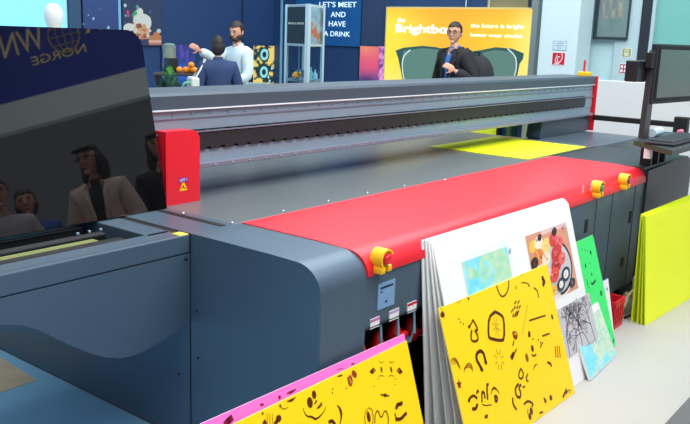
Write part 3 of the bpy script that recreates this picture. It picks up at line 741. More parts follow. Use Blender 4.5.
# --- small map board in front
Eb, Ef = board('map_board', (4.091, 1.35), radians(3.8), radians(25), .419, .294, WHITE, .012, 'small pale map board with a cyan coast, leaning at the foot of the green board', core=WH)
a = Art(Ef); n1b = vnoise(21)
def mp2(u, v):
    w = n1b(u*4+2, v*4)+.5*(.45-u)-.25*(v-.4)
    sea = mixc((90, 206, 232), (196, 238, 242), n2(u*8, v*8)); land = mixc((150, 212, 190), (226, 226, 200), n3(u*18, v*18)*1.1)
    if n3(u*30, v*30) > .66: land = mixc(land, (120, 180, 190), .5)
    return mixc(land, sea, smooth2(.52, .60, w))
a.pic(.004, .004, .414, .262, 48, 36, mp2)
a.ell((.40, .278), .004, .005, (110, 140, 190)); a.build('map_print', PRT, Eb)
# --- small white-blue board behind the green one
Fb, Ff = board('white_print_board', (4.43, 1.49), radians(0), radians(12), .30, .315, WHITE, .008, 'small white board peeking out behind the green board', core=mat('blue_edge', (90, 130, 220), .5))
a = Art(Ff); a.pic(.015, .015, .25, .2, 14, 14, lambda u, v: mixc((170, 215, 240), (230, 240, 245), n2(u*6, v*6))); a.ell((.265, .262), .008, .010, (60, 80, 150)); a.build('printed_pictures', PRT, Fb)
# --- neon boards on the right
NE = mat('neon_edge', (206, 228, 40), .5)
Hx = at(645, 326, 'z', 0)
for i, (dx, dy, tl, ph, hh) in enumerate(((0, 0, 6.0, -3, .65), (.002, .022, 4.6, -2.4, .652), (.004, .046, 3.2, -1.8, .653), (.008, .082, 1.2, -1.0, .655))):
    d = Vector((cos(radians(ph)), sin(radians(ph)), 0))
    bb = Vector((Hx.x+dx, Hx.y+dy, 0))+d*.95
    board('neon_board', (bb.x, bb.y), radians(ph), radians(tl), .95, hh, NEON, .006, ['plain fluorescent yellow board, front of the right hand stack', 'fluorescent yellow board second from the front of the right hand stack', 'fluorescent yellow board third from the front, showing only its edge', 'rearmost fluorescent yellow board nearest to the printer'][i], core=NE)

# ---- red crate
c0 = at(606, 316, 'z', .0)
cx, cy = 4.535, 1.57
cr = thing('red_crate', 'small red slotted plastic crate on the floor beside the green board', 'crate', (cx, cy, 0))
RC = mat('crate_red', (206, 30, 44), .4); b = NB()
def crate_wall(x0, y0, x1, y1, h=.17):
    L_ = hypot(x1-x0, y1-y0); fr_ = Frame((x0, y0, 0), (x1-x0, y1-y0, 0), (0, 0, 1))
    t = NB(); box(t, (0, 0, 0), (L_, .03, .008)); box(t, (0, h-.04, -.003), (L_, h, .011), .002)
    n = max(2, int(L_/.034))
    for i in range(n+1): box(t, (i*(L_-.013)/n, .02, 0), (i*(L_-.013)/n+.013, h-.03, .008))
    M = fr_.M()
    for v in t.verts: v.co = M @ v.co
    return t
for q4 in ((cx-.07, cy-.055, cx+.07, cy-.055), (cx+.07, cy-.055, cx+.07, cy+.055), (cx+.07, cy+.055, cx-.07, cy+.055), (cx-.07, cy+.055, cx-.07, cy-.055)): join(b, crate_wall(*q4))
link('slotted_walls', b, RC, cr); link('crate_base', box(NB(), (cx-.07, cy-.055, .002), (cx+.07, cy+.055, .010)), RC, cr)
# ---- loose cables near the toe of the printer
def cable(name, pts, r, mt_, label):
    b = NB(); P = [Vector(p)-Vector((.17, 0, 0)) for p in pts]; Q = []
    for i in range(len(P)-1):
        p0, p1, p2, p3 = P[max(i-1, 0)], P[i], P[i+1], P[min(i+2, len(P)-1)]
        for k_ in range(8):
            t = k_/8; Q.append(.5*((2*p1)+(p2-p0)*t+(2*p0-5*p1+4*p2-p3)*t*t+(3*p1-p0-3*p2+p3)*t**3))
    Q.append(P[-1]); tube(b, Q, r, 8); return solo(name, b, mt_, label, 'cable', (P[0].x, P[0].y, 0), smooth=60)
BE = mat('cable_beige', (214, 200, 160), .5)
def fp(x, y, zz): p = at(x, y, 'y', 1.72); return (p.x, p.y, zz)
cable('beige_cable', [(4.90, 1.58, .012), (4.95, 1.55, .09), (5.02, 1.58, .12), (5.0, 1.60, .05), (4.94, 1.58, .06), (5.0, 1.55, .13), (5.12, 1.56, .12), (5.24, 1.56, .012)], .010, BE, 'coiled beige cable hanging between the red crate and the neon boards')
cable('black_cable', [(4.88, 1.53, .008), (4.98, 1.52, .008), (5.1, 1.53, .008), (5.25, 1.57, .008)], .007, BLACK, 'thin black cable on the floor under the coiled beige cable')
cable('white_cable', [(5.06, 1.60, .01), (5.09, 1.57, .12), (5.06, 1.56, .21), (5.12, 1.56, .18), (5.24, 1.59, .01)], .006, mat('cable_white', (224, 220, 196), .5), 'thin pale looped cable just left of the rearmost neon board')

# ================================================================== BACKGROUND FURNISHINGS
LED = artmat('led_picture', .4, .85); LEDB = artmat('led_billboard', .4, 1.0)
def wallpic(name, fr, x0, y0, x1, y1, fn, nx, ny, label, cat='picture', n=.03, mt_=LED, vbot=None):
    u0, v1 = fr.uv(x0, y0); u1, v0 = fr.uv(x1, y1)
    if vbot is not None: v0 = vbot
    c = fr.P((u0+u1)/2, (v0+v1)/2, 0); t = thing(name, label, cat, c)
    link('picture_frame', slab(fr, u0-.006, v0-.006, u1+.006, v1+.006, .0, n-.001), mat('frame_dark', (30, 44, 74), .5), t)
    a = Art(fr, n)
    a.pic(u0, v0, u1, v1, nx, ny, fn)
    return t, a, (u0, v0, u1, v1)
# billboard
ub0, vb1 = FB.uv(391.5, 8.5); ub1, _ = FB.uv(536, 12)
vb0 = .70
bbt = thing('billboard', 'wide glowing yellow billboard with green sunglasses and white lettering', 'billboard', FB.P((ub0+ub1)/2, 0, .1))
link('billboard_frame', slab(FB, ub0-.02, vb0-.02, ub1+.02, vb1+.02, .02, .098), mat('billboard_frame', (220, 200, 130), .4), bbt)
for yy in (5.0, 6.2): link('billboard_foot', box(NB(), (9.25, yy, 0), (9.45, yy+.1, .7)), DARK, bbt)
a = Art(FB, .0); a.z = .10
FBB = Frame((WX-.10, 0, 0), (0, -1, 0), (0, 0, 1)); a = Art(FBB, .0005)
def bfn(u, v):
    c = mixc((255, 236, 60), (255, 192, 28), smooth2(.0, .45, u)); c = mixc(c, (255, 206, 40), smooth2(.5, .8, u)); c = mixc(c, (255, 240, 120), smooth2(.8, 1, u))
    c = mixc(c, (255, 250, 170), smooth2(.55, .1, v)*.6); return mixc(c, (255, 160, 10), smooth2(.85, 1.0, v)*.35)
a.pic(ub0, vb0, ub1, vb1, 24, 14, bfn)
TEAL = (36, 84, 84); LENS = (88, 130, 120)
zc = Z(380, 0, .236)
def glass_shape(pts, col): a.poly(pts, col, True); a.layer()
bo = 108
glass_shape(zc((66, 214), (100, 202), (180, 194), (240, 200), (290, 214), (306, 240), (300, 300), (276, 400), (220, 450), (150, 450), (108, 400), (88, 300), (78, 250)), TEAL)
glass_shape(zc((100, 216), (180, 204), (240, 210), (278, 222), (288, 250), (284, 300), (262, 390), (214, 438), (154, 438), (116, 390), (98, 300), (92, 250)), LENS)
glass_shape(zc((430, 212), (490, 200), (560, 206), (610, 226), (606, 250), (592, 270), (580, 330), (556, 400), (500, 450), (440, 450), (400, 400), (386, 300), (386, 240)), TEAL)
glass_shape(zc((400, 250), (430, 224), (490, 212), (556, 220), (580, 244), (572, 320), (548, 390), (496, 438), (446, 438), (412, 390), (400, 300)), LENS)
glass_shape(zc((290, 214), (350, 222), (430, 212), (440, 240), (350, 250), (300, 250)), TEAL)
a.line(zc((128, 212), (104, 232), (94, 262), (96, 310), (106, 350)), .016, (225, 245, 240)); a.line(zc((540, 206), (574, 236), (580, 280), (566, 340)), .014, (225, 245, 240)); a.layer()
a.build('billboard_picture', LEDB, bbt, local=False)
LW = mat('letter_white', (255, 252, 236), .5, emit=.9)
def letters(items, fr, mt_, parent, n=.002, off=.006, name='lettering'):
    ms = []
    for s, x0, y0, x1, y1 in items:
        u0, v1 = fr.uv(x0, y0); u1, v0 = fr.uv(x1, y1); ms.append(text_mesh(s, fr, u0, v0, u1, v1, n, .001, off))
    return link(name, merge(ms), mt_, parent)
letters([('the', 397.5, 17.5, 405, 22.5)], FBB, LW, bbt, .003, .008)
letters([('Brightbox', 396, 24, 456, 36.5)], FBB, LW, bbt, .003, .028)
letters([('the future is bright', 471, 23.5, 523.5, 30)], FBB, LW, bbt, .003, .008)
letters([('better wear shades', 471, 33, 522.5, 38)], FBB, LW, bbt, .003, .008)
# thin cables hanging above the billboard
for px in (466, 489):
    p = at(px, 4, 'x', WX-.06); b = NB(); tube(b, [(p.x, p.y, 2.01), (p.x, p.y, 3.3)], .007, 6)
    solo('hanging_cable', b, mat('cable_pale', (200, 215, 220), .4), 'thin white cable dropping to the %s of the yellow billboard top' % ('middle' if px < 470 else 'right half'), 'cable', (p.x, p.y, 2.01))
# text panel
u0, _ = FB.uv(322, 20); u1, _ = FB.uv(361.5, 20); _, v0 = FB.uv(342, 46)
tp = thing('text_panel', 'blue wall panel reading LET\'S MEET AND HAVE A DRINK beside the cabinet', 'sign', FB.P((u0+u1)/2, v0, .02))
link('panel', slab(FB, u0-.5, v0, u1, 3.3, .012, .03), mat('panel_blue', (24, 88, 150), .4, noise=.06, scale=2), tp)
FT = Frame((WX-.03, 0, 0), (0, -1, 0), (0, 0, 1))
letters([("LET'S MEET", 319.5, 1.7, 356.5, 7.3), ('AND', 331, 11.7, 345.5, 17.2), ('HAVE', 329, 21, 345.5, 26.8), ('A DRINK', 324, 31, 350, 36.8)], FT, mat('letter_ice', (215, 245, 255), .5, emit=.55), tp, .002, .005)
# dark grey panel right of the text
u2, _ = FB.uv(390, 20)
struct('trim_11', slab(FB, u1+.02, v0, u2-.02, 3.6, .001, .012), mat('panel_smoke', (44, 64, 98), .5, noise=.1, scale=2))
# purple sunset picture
def sunset(u, v):
    c = mixc((70, 60, 150), (240, 90, 130), smooth2(.1, .6, v)); c = mixc(c, (255, 150, 120), smooth2(.6, 1, v)*(1-.6*abs(u-.3)))
    return mixc(c, (40, 50, 130), smooth2(.35, .0, v)*.7)
t, a, (u0, v0, u1, v1) = wallpic('sunset_picture', FB, 361.5, 46, 379, 92, sunset, 10, 16, 'glowing pink and purple sunset picture with palm leaves, left of the billboard')
for k_ in range(9):
    an = radians(15+k_*18); a.line([(u0+.14, v0+.05), (u0+.14+.07*cos(an), v0+.11+.08*sin(an)), (u0+.14+.15*cos(an), v0+.12+.12*sin(an))], .014, (40, 36, 90), px=False, taper=True)
a.build('glowing_picture', LED, t, local=False)
nz = vnoise(31)
t, a, _ = wallpic('blossom_picture', FB, 379.8, 46.3, 391, 92, lambda u, v: mixc((120, 60, 170), (255, 170, 235), smooth2(.35, .65, nz(u*4, v*9))), 12, 30, 'narrow glowing picture of pink blossom touching the billboard')
a.build('glowing_picture', LED, t, local=False)
# cocktail picture
nz2 = vnoise(41)
t, a, (u0, v0, u1, v1) = wallpic('cocktail_picture', FL, 252, 45.5, 286, 96, lambda u, v: mixc((20, 50, 60), (252, 226, 120), smooth2(.46, .56, nz2(u*6+3, v*9)+.12*v)), 40, 56, 'glowing picture of yellow fruit and cyan rings behind the man in the white shirt')
rg = random.Random(2)
for px, py in ((263, 54.5), (280.5, 54), (262.5, 72), (280.5, 71)):
    a.ell((px, py), .115, .115, (24, 56, 70), px=True); a.layer(); a.ell((px, py), .09, .09, (150, 240, 245), px=True); a.layer(); a.ell((px, py), .045, .045, (16, 36, 60), px=True); a.layer()
for i in range(16): a.ell((u0+rg.random()*(u1-u0), v0+rg.random()*(v1-v0)), .022, .022, (170, 240, 245))
a.build('glowing_picture', LED, t, local=False)
# bar picture (blue glow)
nz3 = vnoise(51)
def barfn(u, v):
    g = math.exp(-((u-.6)**2)/.08-((v-.42)**2)/.03)
    c = mixc((26, 50, 130), (90, 70, 190), smooth2(.4, .7, nz3(u*12, v*5))*smooth2(.4, .8, v)); c = mixc(c, (120, 120, 110), smooth2(.48, .6, nz3(u*7+3, v*7))*smooth2(.5, .15, u)*.7)
    return mixc(c, (20, 120, 250), g)
t, a, _ = wallpic('bar_picture', FL, 160.5, 44, 194, 92, barfn, 36, 40, 'picture of a blue lit bar on the wall behind the potted plants')
a.build('glowing_picture', LED, t, local=False)
# milkshake picture
t, a, (u0, v0, u1, v1) = wallpic('milkshake_picture', FL, 120.5, -25, 160, 45.5, lambda u, v: (24, 56, 104), 4, 4, 'wall picture of a milkshake with whipped cream at the upper left')
a.clip = (u0, v0, u1, v1); z = Z(110, 0, .1179); C = lambda x, y, rx, ry, c: (a.ell((110+x*.118, y*.118), rx*.0017, ry*.0017, c, px=True), a.layer())
a.poly(z((320, 300), (425, 300), (425, 380), (320, 380)), (190, 130, 110), True); a.layer()
C(382, 310, 34, 40, (206, 130, 80)); C(402, 262, 22, 16, (190, 225, 225)); a.poly(z((316, 340), (425, 340), (425, 362), (316, 362)), (235, 190, 170), True); a.layer()
a.poly(z((180, 170), (335, 170), (318, 330), (200, 330)), (216, 170, 130), True); a.layer()
rg = random.Random(4)
for i in range(36): C(rg.uniform(190, 325), rg.uniform(180, 320), rg.uniform(8, 22), rg.uniform(8, 20), rg.choice([(196, 120, 80), (240, 225, 205), (150, 80, 60), (225, 190, 160)]))
for x, y, rx, ry in ((150, 230, 50, 30), (120, 240, 30, 20), (225, 140, 50, 50), (270, 160, 60, 40), (240, 100, 30, 30), (310, 190, 30, 50), (220, 165, 40, 30)): C(x, y, rx, ry, (226, 240, 236))
for x, y, r, c in ((114, 46, 14, (190, 225, 235)), (136, 102, 12, (220, 80, 130)), (140, 130, 16, (180, 60, 140)), (218, 60, 16, (90, 170, 170)), (200, 110, 18, (70, 180, 120)), (118, 132, 9, (120, 190, 210)), (326, 100, 14, (60, 100, 150)), (180, 130, 14, (60, 160, 130))): C(x, y, r, r, c)
a.build('glowing_picture', artmat('led_soft', .4, .7), t, local=False)
# sparkle picture left of it
t, a, (u0, v0, u1, v1) = wallpic('sparkle_picture', FL, 80.5, -25, 117.5, 60, lambda u, v: mixc((22, 58, 130), (36, 84, 160), v), 4, 6, 'blue wall picture with a few light sparkles above the black shield')
for px, py, r in ((92, 18.5, .017), (87, 15, .009), (82, 24, .008), (99, 9, .006), (107, 27.5, .02)): a.ell((px, py), r, r, (150, 220, 240), px=True)
a.build('glowing_picture', artmat('led_soft', .4, .7), t, local=False)
# light ledge: white item on top of the shield line
p = FL.uv(108, 28)
# mannequin
mp_ = deep(53, 3, 8.3)
b = NB(); zt_ = mp_.z
lathe(b, [(.001, zt_), (.05, zt_-.012), (.082, zt_-.05), (.094, zt_-.10), (.092, zt_-.15), (.08, zt_-.20), (.058, zt_-.245), (.052, zt_-.30), (.058, zt_-.34), (.12, zt_-.38), (.19, zt_-.43), (.205, zt_-.52), (.19, zt_-.70), (.15, zt_-.88), (.16, zt_-1.0), (.14, zt_-1.02)][::-1], (mp_.x, mp_.y, 0), 24)
mt_ = thing('mannequin', 'featureless white mannequin whose head rises above the black shield', 'mannequin', (mp_.x, mp_.y, 0))
for v in b.verts:
    if v.co.z < zt_-.35: v.co.y = mp_.y+(v.co.y-mp_.y)*.62
link('mannequin_torso', b, mat('mannequin_white', (232, 236, 232), .5), mt_, 60)
b = NB(); lathe(b, [(.16, 0), (.16, .012), (.02, .02), (.018, zt_-1.0)], (mp_.x, mp_.y, 0), 20); link('mannequin_stand', b, STEEL, mt_, 40)

# display cabinet
PW = mat('cabinet_post', (188, 212, 224), .35, .2); cab = thing('display_cabinet', 'tall glass display cabinet with pale metal posts and two shelves', 'cabinet', (7.6, 6.7, 0))
cp = [deep(286.5, 45, 10.2), deep(307.5, 45, 9.75), deep(322.5, 45, 10.2), deep(304, 45, 10.6)]
ztop = deep(300, 4, 9.9).z
for i, p in enumerate(cp):
    w = .017 if i != 1 else .024
    link('post', box(NB(), (p.x-w, p.y-w, 0), (p.x+w, p.y+w, ztop)), PW, cab)
def plate(z0, z1):
    b = NB(); prism(b, [(p.x, p.y, z0) for p in (cp[0], cp[1], cp[2], cp[3])], (0, 0, z1-z0)); return b
sz = [deep(300, 43.5, 9.95).z, deep(300, 79.5, 9.95).z]
for zz in (sz[0], sz[1], .5): link('shelf', plate(zz-.03, zz), PW, cab)
link('top_plate', plate(ztop-.03, ztop), PW, cab); link('cabinet_base', plate(.0, .08), PW, cab)
GLS = mat('cabinet_glass', (225, 240, 245), .02, trans=1., ior=1.05)
for i, j in ((0, 1), (1, 2)):
    A, B = cp[i], cp[j]; fr = Frame((A.x, A.y, 0), (B.x-A.x, B.y-A.y, 0), (0, 0, 1)); LL = hypot(B.x-A.x, B.y-A.y)
    link('glass_pane', slab(fr, .02, .1, LL-.02, sz[0]-.03, .0, .004), GLS, cab)
    if i == 0:
        o = link('dark_poster', slab(fr, .02, sz[0], LL-.02, ztop-.03, .0, .006), mat('poster_dark', (40, 58, 66), .5, noise=.15, scale=4), cab)
        f2 = Frame(fr.P(0, 0, .006), fr.u, fr.v); letters([('MAKE & ENTER', 288.5, 22.3, 304, 24.6)], f2, mat('letter_pale', (215, 230, 225), .5), o, .001, .002)
    else:
        f2 = Frame(fr.P(0, 0, .002), fr.u, fr.v); nq = vnoise(61); a = Art(f2, .001)
        def hand(u, v):
            c = mixc((80, 130, 165), (160, 200, 212), nq(u*4, v*8)); g = smooth2(.30, .05, abs(v-.32+.3*(u-.5))); c = mixc(c, (176, 96, 80), g*smooth2(.35, .55, nq(u*6+4, v*9))*1.3)
            return mixc(c, (50, 80, 100), smooth2(.75, .9, u)*smooth2(.2, .6, nq(u*3, v*5)))
        o = link('picture_backing', slab(fr, .02, sz[0], LL-.02, ztop-.03, -.004, .002), WHITE, cab)
        a.pic(.02, sz[0], LL-.02, ztop-.03, 14, 36, hand); a.build('hands_picture', PRT, o, local=False)
for px in (299, 302.5):
    p = deep(px, 50, 10.1); b = NB(); tube(b, [(p.x, p.y, sz[1]), (p.x, p.y, sz[0]-.03)], .004, 5); link('support_wire', b, PW, cab)
# things on the lower shelf
p = deep(298, 76, 9.98)
gc = thing('sweets_box', 'clear box of golden sweets on the cabinet shelf', 'box', (p.x, p.y, sz[1]))
b = NB(); rg = random.Random(3)
for i in range(9): ball(b, (p.x+rg.uniform(-.04, .04), p.y+rg.uniform(-.04, .04), sz[1]+.03+rg.random()*.045), .026, None, 8, 6)
tagit(link('sweets', b, mat('sweets_gold', (232, 170, 80), .5), gc, 60), kind='stuff')
b = NB(); box(b, (p.x-.075, p.y-.06, sz[1]+.001), (p.x+.075, p.y+.06, sz[1]+.115)); link('clear_walls', b, GLS, gc)
p = deep(309.5, 76, 10.02)
BB_ = mat('bottle_teal', (120, 200, 200), .2)
for i, (px, h, lab) in enumerate(((310.5, .15, 'pale teal bottle on the cabinet shelf, nearer the middle post'), (315, .12, 'shorter pale blue bottle on the cabinet shelf beside the right post'))):
    p = deep(px, 78, 10.06); b = NB(); lathe(b, [(.028, 0), (.03, .01), (.03, h*.55), (.012, h*.75), (.011, h), (.001, h+.001)], (p.x, p.y, sz[1]), 14)
    solo('glass_bottle', b, BB_ if i == 0 else mat('bottle_blue', (150, 195, 215), .2), lab, 'bottle', (p.x, p.y, sz[1]), smooth=50)

# counter at the foot of the picture wall
p = deep(372, 84, 9.0)
tb = thing('white_counter', 'white topped counter in front of the sunset picture', 'counter', (p.x, p.y, 0))
fw_ = Frame((p.x, p.y, 0), (_r0.x, _r0.y, 0), (0, 0, 1))
link('counter_top', slab(fw_, -.22, p.z-.03, .42, p.z, -.2, .2, .004), mat('counter_white', (225, 240, 245), .4), tb)
link('counter_body', slab(fw_, -.16, 0, .36, p.z-.03, -.15, .15, .004), mat('counter_navy', (30, 50, 90), .5), tb)
# pale box and black vase under the cocktail picture
p = deep(257, 84, 9.9); fw_ = Frame((p.x, p.y, 0), (_r0.x, _r0.y, 0), (0, 0, 1))
solo('pale_cabinet', slab(fw_, -.11, 0, .09, p.z+.01, -.12, .12, .005), mat('cabinet_sage', (150, 174, 172), .5), 'pale grey green box just right of the man in the white shirt', 'cabinet', (p.x, p.y, 0))
p = deep(275, 92, 9.9)
ped = solo('plinth', slab(Frame((p.x, p.y, 0), (_r0.x, _r0.y, 0), (0, 0, 1)), -.13, 0, .14, p.z-.09, -.12, .12, .005), mat('plinth_navy', (26, 40, 70), .5), 'dark plinth under the round black vase', 'plinth', (p.x, p.y, 0))
b = NB(); lathe(b, [(.05, -.09), (.09, -.06), (.105, 0), (.09, .05), (.05, .085), (.045, .10), (.036, .10), (.04, .08), (.001, .07)], (p.x, p.y, p.z), 20)
solo('black_vase', b, mat('vase_black', (14, 12, 18), .25), 'round black vase below the cocktail picture', 'vase', (p.x, p.y, p.z-.09), smooth=50)
# drinks table
p = deep(185, 72, 9.3); fw_ = Frame((p.x, p.y, 0), (_r0.x, _r0.y, 0), (0, 0, 1)); tz = p.z-.01
dt = thing('bar_table', 'dark bar table holding oranges beside the potted plants', 'table', (p.x, p.y, 0))
link('tabletop', slab(fw_, -.32, tz-.03, .17, tz, -.2, .2, .004), mat('table_dark', (70, 66, 70), .5), dt)
for u in (-.28, .13):
    for v in (-.16, .16): link('leg', slab(fw_, u-.02, 0, u+.02, tz-.03, v-.02, v+.02), DARK, dt)
OR = mat('orange_peel', (250, 150, 24), .45, bump=.2, noise=.08)
for i, (u, v, zz) in enumerate(((-.05, .06, 0), (.02, .05, 0), (.10, .04, 0), (.05, -.04, 0), (.13, .09, .0), (.08, .05, .055))):
    q_ = fw_.P(u, tz+.037+zz, v); b = NB(); ball(b, q_, (.037, .037, .035)); solo('orange', b, OR, 'whole orange in the small pile on the dark bar table', 'orange', (q_.x, q_.y, tz), 'oranges on the bar table', 60)
q_ = fw_.P(-.16, tz, 0)
b = NB(); box(b, (q_.x-.06, q_.y-.05, tz), (q_.x+.07, q_.y+.05, tz+.16), .006); solo('black_box', b, DARK, 'small black box on the bar table behind the plant', 'box', (q_.x, q_.y, tz))
# drink dispenser above
q_ = deep(169.5, 60, 9.6); dd = thing('drink_dispenser', 'glass drink dispenser with yellow fruit behind the plant', 'dispenser', (q_.x, q_.y, q_.z-.1))
b = NB(); lathe(b, [(.07, -.08), (.075, .0), (.075, .17), (.05, .19), (.001, .195)], q_, 16); link('jar', b, mat('jar_glass', (170, 190, 190), .1, trans=.6, ior=1.2), dd, 50)
b = NB(); lathe(b, [(.04, -.07), (.045, .06), (.03, .15), (.001, .155)], q_, 10); link('fruit', b, mat('fruit_lemon', (200, 180, 70), .5), dd, 50)
link('dispenser_stand', box(NB(), (q_.x-.06, q_.y-.06, 0), (q_.x+.06, q_.y+.06, q_.z-.08), .004), mat('stand_navy', (34, 50, 84), .5), dd)
# plants
def plant(px, py, D_, spread, hh, cols, label, seed):
    p = deep(px, py, D_); rg = random.Random(seed); t = thing('potted_plant', label, 'plant', (p.x, p.y, 0))
    zb = p.z-hh*.6
    b = NB(); lathe(b, [(.10, 0), (.13, max(.2, zb-.02)), (.115, max(.2, zb-.02)), (.1, max(.18, zb-.06)), (.001, max(.18, zb-.06))], (p.x, p.y, 0), 18); link('pot', b, DARK, t, 40)
    for ci, c in enumerate(cols):
        b = NB()
        for i in range(70):
            an = rg.random()*2*pi; el = rg.uniform(.1, 1.45); r = spread*rg.uniform(.45, 1)
            tip = Vector((p.x+cos(an)*cos(el)*r, p.y+sin(an)*cos(el)*r, zb+sin(el)*hh*rg.uniform(.6, 1.05)))
            root = Vector((p.x, p.y, zb-.04)); base = root.lerp(tip, .55)
            side = (tip-base).cross(Vector((0, 0, 1))).normalized()*rg.uniform(.018, .035); mid = base.lerp(tip, .5)+Vector((0, 0, .015))
            vs = [b.verts.new(q) for q in (base, mid+side, tip, mid-side)]; b.faces.new(vs)
            if ci == 0 and i % 4 == 0: tube(b, [root, base.lerp(mid, .4)], .004, 4)
        tagit(link('leaves', b, mat('leaf_%d_%d_%d' % c, c, .5, noise=.25, scale=10), t), kind='stuff')
plant(170, 86, 8.7, .30, .42, [(40, 84, 70), (24, 54, 56), (60, 110, 84)], 'dark leafy potted plant behind the gantry, left of the handbag', 5)
plant(170, 73, 9.0, .12, .20, [(70, 150, 60), (110, 190, 70)], 'bright green leafy plant in front of the bar picture', 6)
# green glass ring ornament
q_ = deep(187.5, 87.5, 8.7); b = NB()
ring = [Vector((q_.x, q_.y, q_.z))+(_r0*cos(a_)+Vector((0, 0, 1))*sin(a_))*.052 for a_ in [2*pi*i/24 for i in range(25)]]
tube(b, ring, .014, 8); gt_ = thing('ring_ornament', 'pale green glass ring standing right of the dark plant', 'ornament', (q_.x, q_.y, 0))
link('ring', b, mat('ring_green', (110, 200, 170), .2), gt_, 60)
b = NB(); lathe(b, [(.08, 0), (.08, .02), (.03, .04), (.03, q_.z-.08), (.06, q_.z-.062)], (q_.x, q_.y, 0), 16); link('pedestal', b, mat('stand_navy', None), gt_, 40)

# fire signs on the pillar
u0, v1 = FP.uv(553, 52.5); u1, v0 = FP.uv(564.3, 65)
t = thing('fire_sign', 'square red sign with a white hose symbol on the white pillar', 'sign', FP.P((u0+u1)/2, v0, 0))
link('sign_plate', slab(FP, u0-.006, v0-.006, u1+.006, v1+.006, 0, .004), WHITE, t)
a = Art(FP, .0045); w = u1-u0; h = v1-v0; G = lambda *q: [(u0+x*w, v0+y*h) for x, y in q]
a.poly(G((0, 0), (1, 0), (1, 1), (0, 1)), (190, 24, 50)); a.layer()
for pts in (((.5, .1), (.72, .35), (.82, .62), (.74, .92)), ((.28, .2), (.26, .5), (.38, .8)), ((.42, .15), (.44, .5), (.34, .85)), ((.2, .08), (.5, .08))): a.line(G(*pts), .012, (240, 225, 230), px=False)
a.poly(G((.38, .62), (.62, .62), (.62, .7), (.38, .7)), (240, 225, 230)); a.build('sign_symbol', PRT, t, local=False)
u0, v1 = FP.uv(553.6, 41); u1, v0 = FP.uv(566, 50.5)
t = thing('notice_plate', 'small pale notice plate directly above the red fire sign', 'sign', FP.P((u0+u1)/2, v0, 0))
link('notice', slab(FP, u0, v0, u1, v1, 0, .004), mat('notice_pale', (190, 216, 226), .5), t)
a = Art(FP, .0045); w = u1-u0; h = v1-v0; G = lambda *q: [(u0+x*w, v0+y*h) for x, y in q]
for pts in (((0, 0), (1, 0)), ((1, 0), (1, 1)), ((1, 1), (0, 1)), ((0, 1), (0, 0))): a.line(G(*pts), .004, (90, 120, 140), px=False)
for y, x0, x1 in ((.75, .25, .8), (.5, .15, .85), (.25, .35, .65)):
    for i in range(5):
        xa = x0+(x1-x0)*i/5; a.line(G((xa, y), (xa+(x1-x0)*.14, y)), .008, (110, 140, 160), px=False)
a.build('small_print', PRT, t, local=False)
# framed chart and two small signs on the white wall
u0, _ = FR.uv(597, 20); u1, v0 = FR.uv(629.5, 38.5); v0 = FR.uv(612, 38)[1]
t = thing('framed_chart', 'dark framed chart of coloured swatches high on the white wall', 'picture', FR.P((u0+u1)/2, v0, 0))
link('chart_frame', slab(FR, u0, v0-.02, u1, v0+1.15, .0, .09, .004), mat('chart_frame_dark', (36, 52, 62), .5), t)
FRC = Frame((WX+.02-.09, 0, 0), (0, -1, 0), (0, 0, 1)); a = Art(FRC, .001); nc = vnoise(71)
uu0, uu1 = u0+.05, u1-.015
def chart(u, v):
    c = mixc((92, 120, 122), (120, 140, 140), nc(u*4, v*6))
    if v > .18 and .08 < u < .8: c = mixc(c, [(200, 150, 110), (120, 130, 150), (150, 120, 120), (190, 180, 130), (90, 120, 150)][int(u*9+int(v*14)*3) % 5], .45)
    return c
a.pic(uu0, v0+.01, uu1, v0+1.13, 22, 56, chart); a.build('chart_print', PRT, t, local=False)
FR5 = Frame((WX+.02-.05, 0, 0), (0, -1, 0), (0, 0, 1))
for (x0, y0, x1, y1), lab, bg, fg, nm in (((622.5, 48, 631, 57.5), 'small yellow green sign above the red one on the white wall', (150, 158, 90), (205, 212, 180), 'safety_sign'), ((619.8, 63.5, 627.5, 74), 'small red and white sign beside the black control box', (170, 36, 60), (235, 225, 230), 'safety_sign')):
    u0, v1 = FR5.uv(x0, y0); u1, v0 = FR5.uv(x1, y1); t = thing(nm, lab, 'sign', FR5.P(u0, v0, 0))
    link('sign_plate', slab(FR5, u0, v0, u1, v1, 0, .004), WHITE, t); a = Art(FR5, .0045); w = u1-u0; h = v1-v0; G = lambda *q: [(u0+x*w, v0+y*h) for x, y in q]
    a.poly(G((.05, .05), (.95, .05), (.95, .95), (.05, .95)), bg); a.layer()
    if fg[0] > 210:
        for xx, yy in ((.15, .55), (.55, .55), (.15, .15), (.55, .15)): a.poly(G((xx, yy), (xx+.28, yy), (xx+.28, yy+.28), (xx, yy+.28)), fg)
    else: a.poly(G((.25, .15), (.75, .15), (.75, .85), (.25, .85)), fg); a.layer(); a.line(G((.35, .6), (.65, .6)), .012, bg, px=False)
    a.build('sign_symbol', PRT, t, local=False)

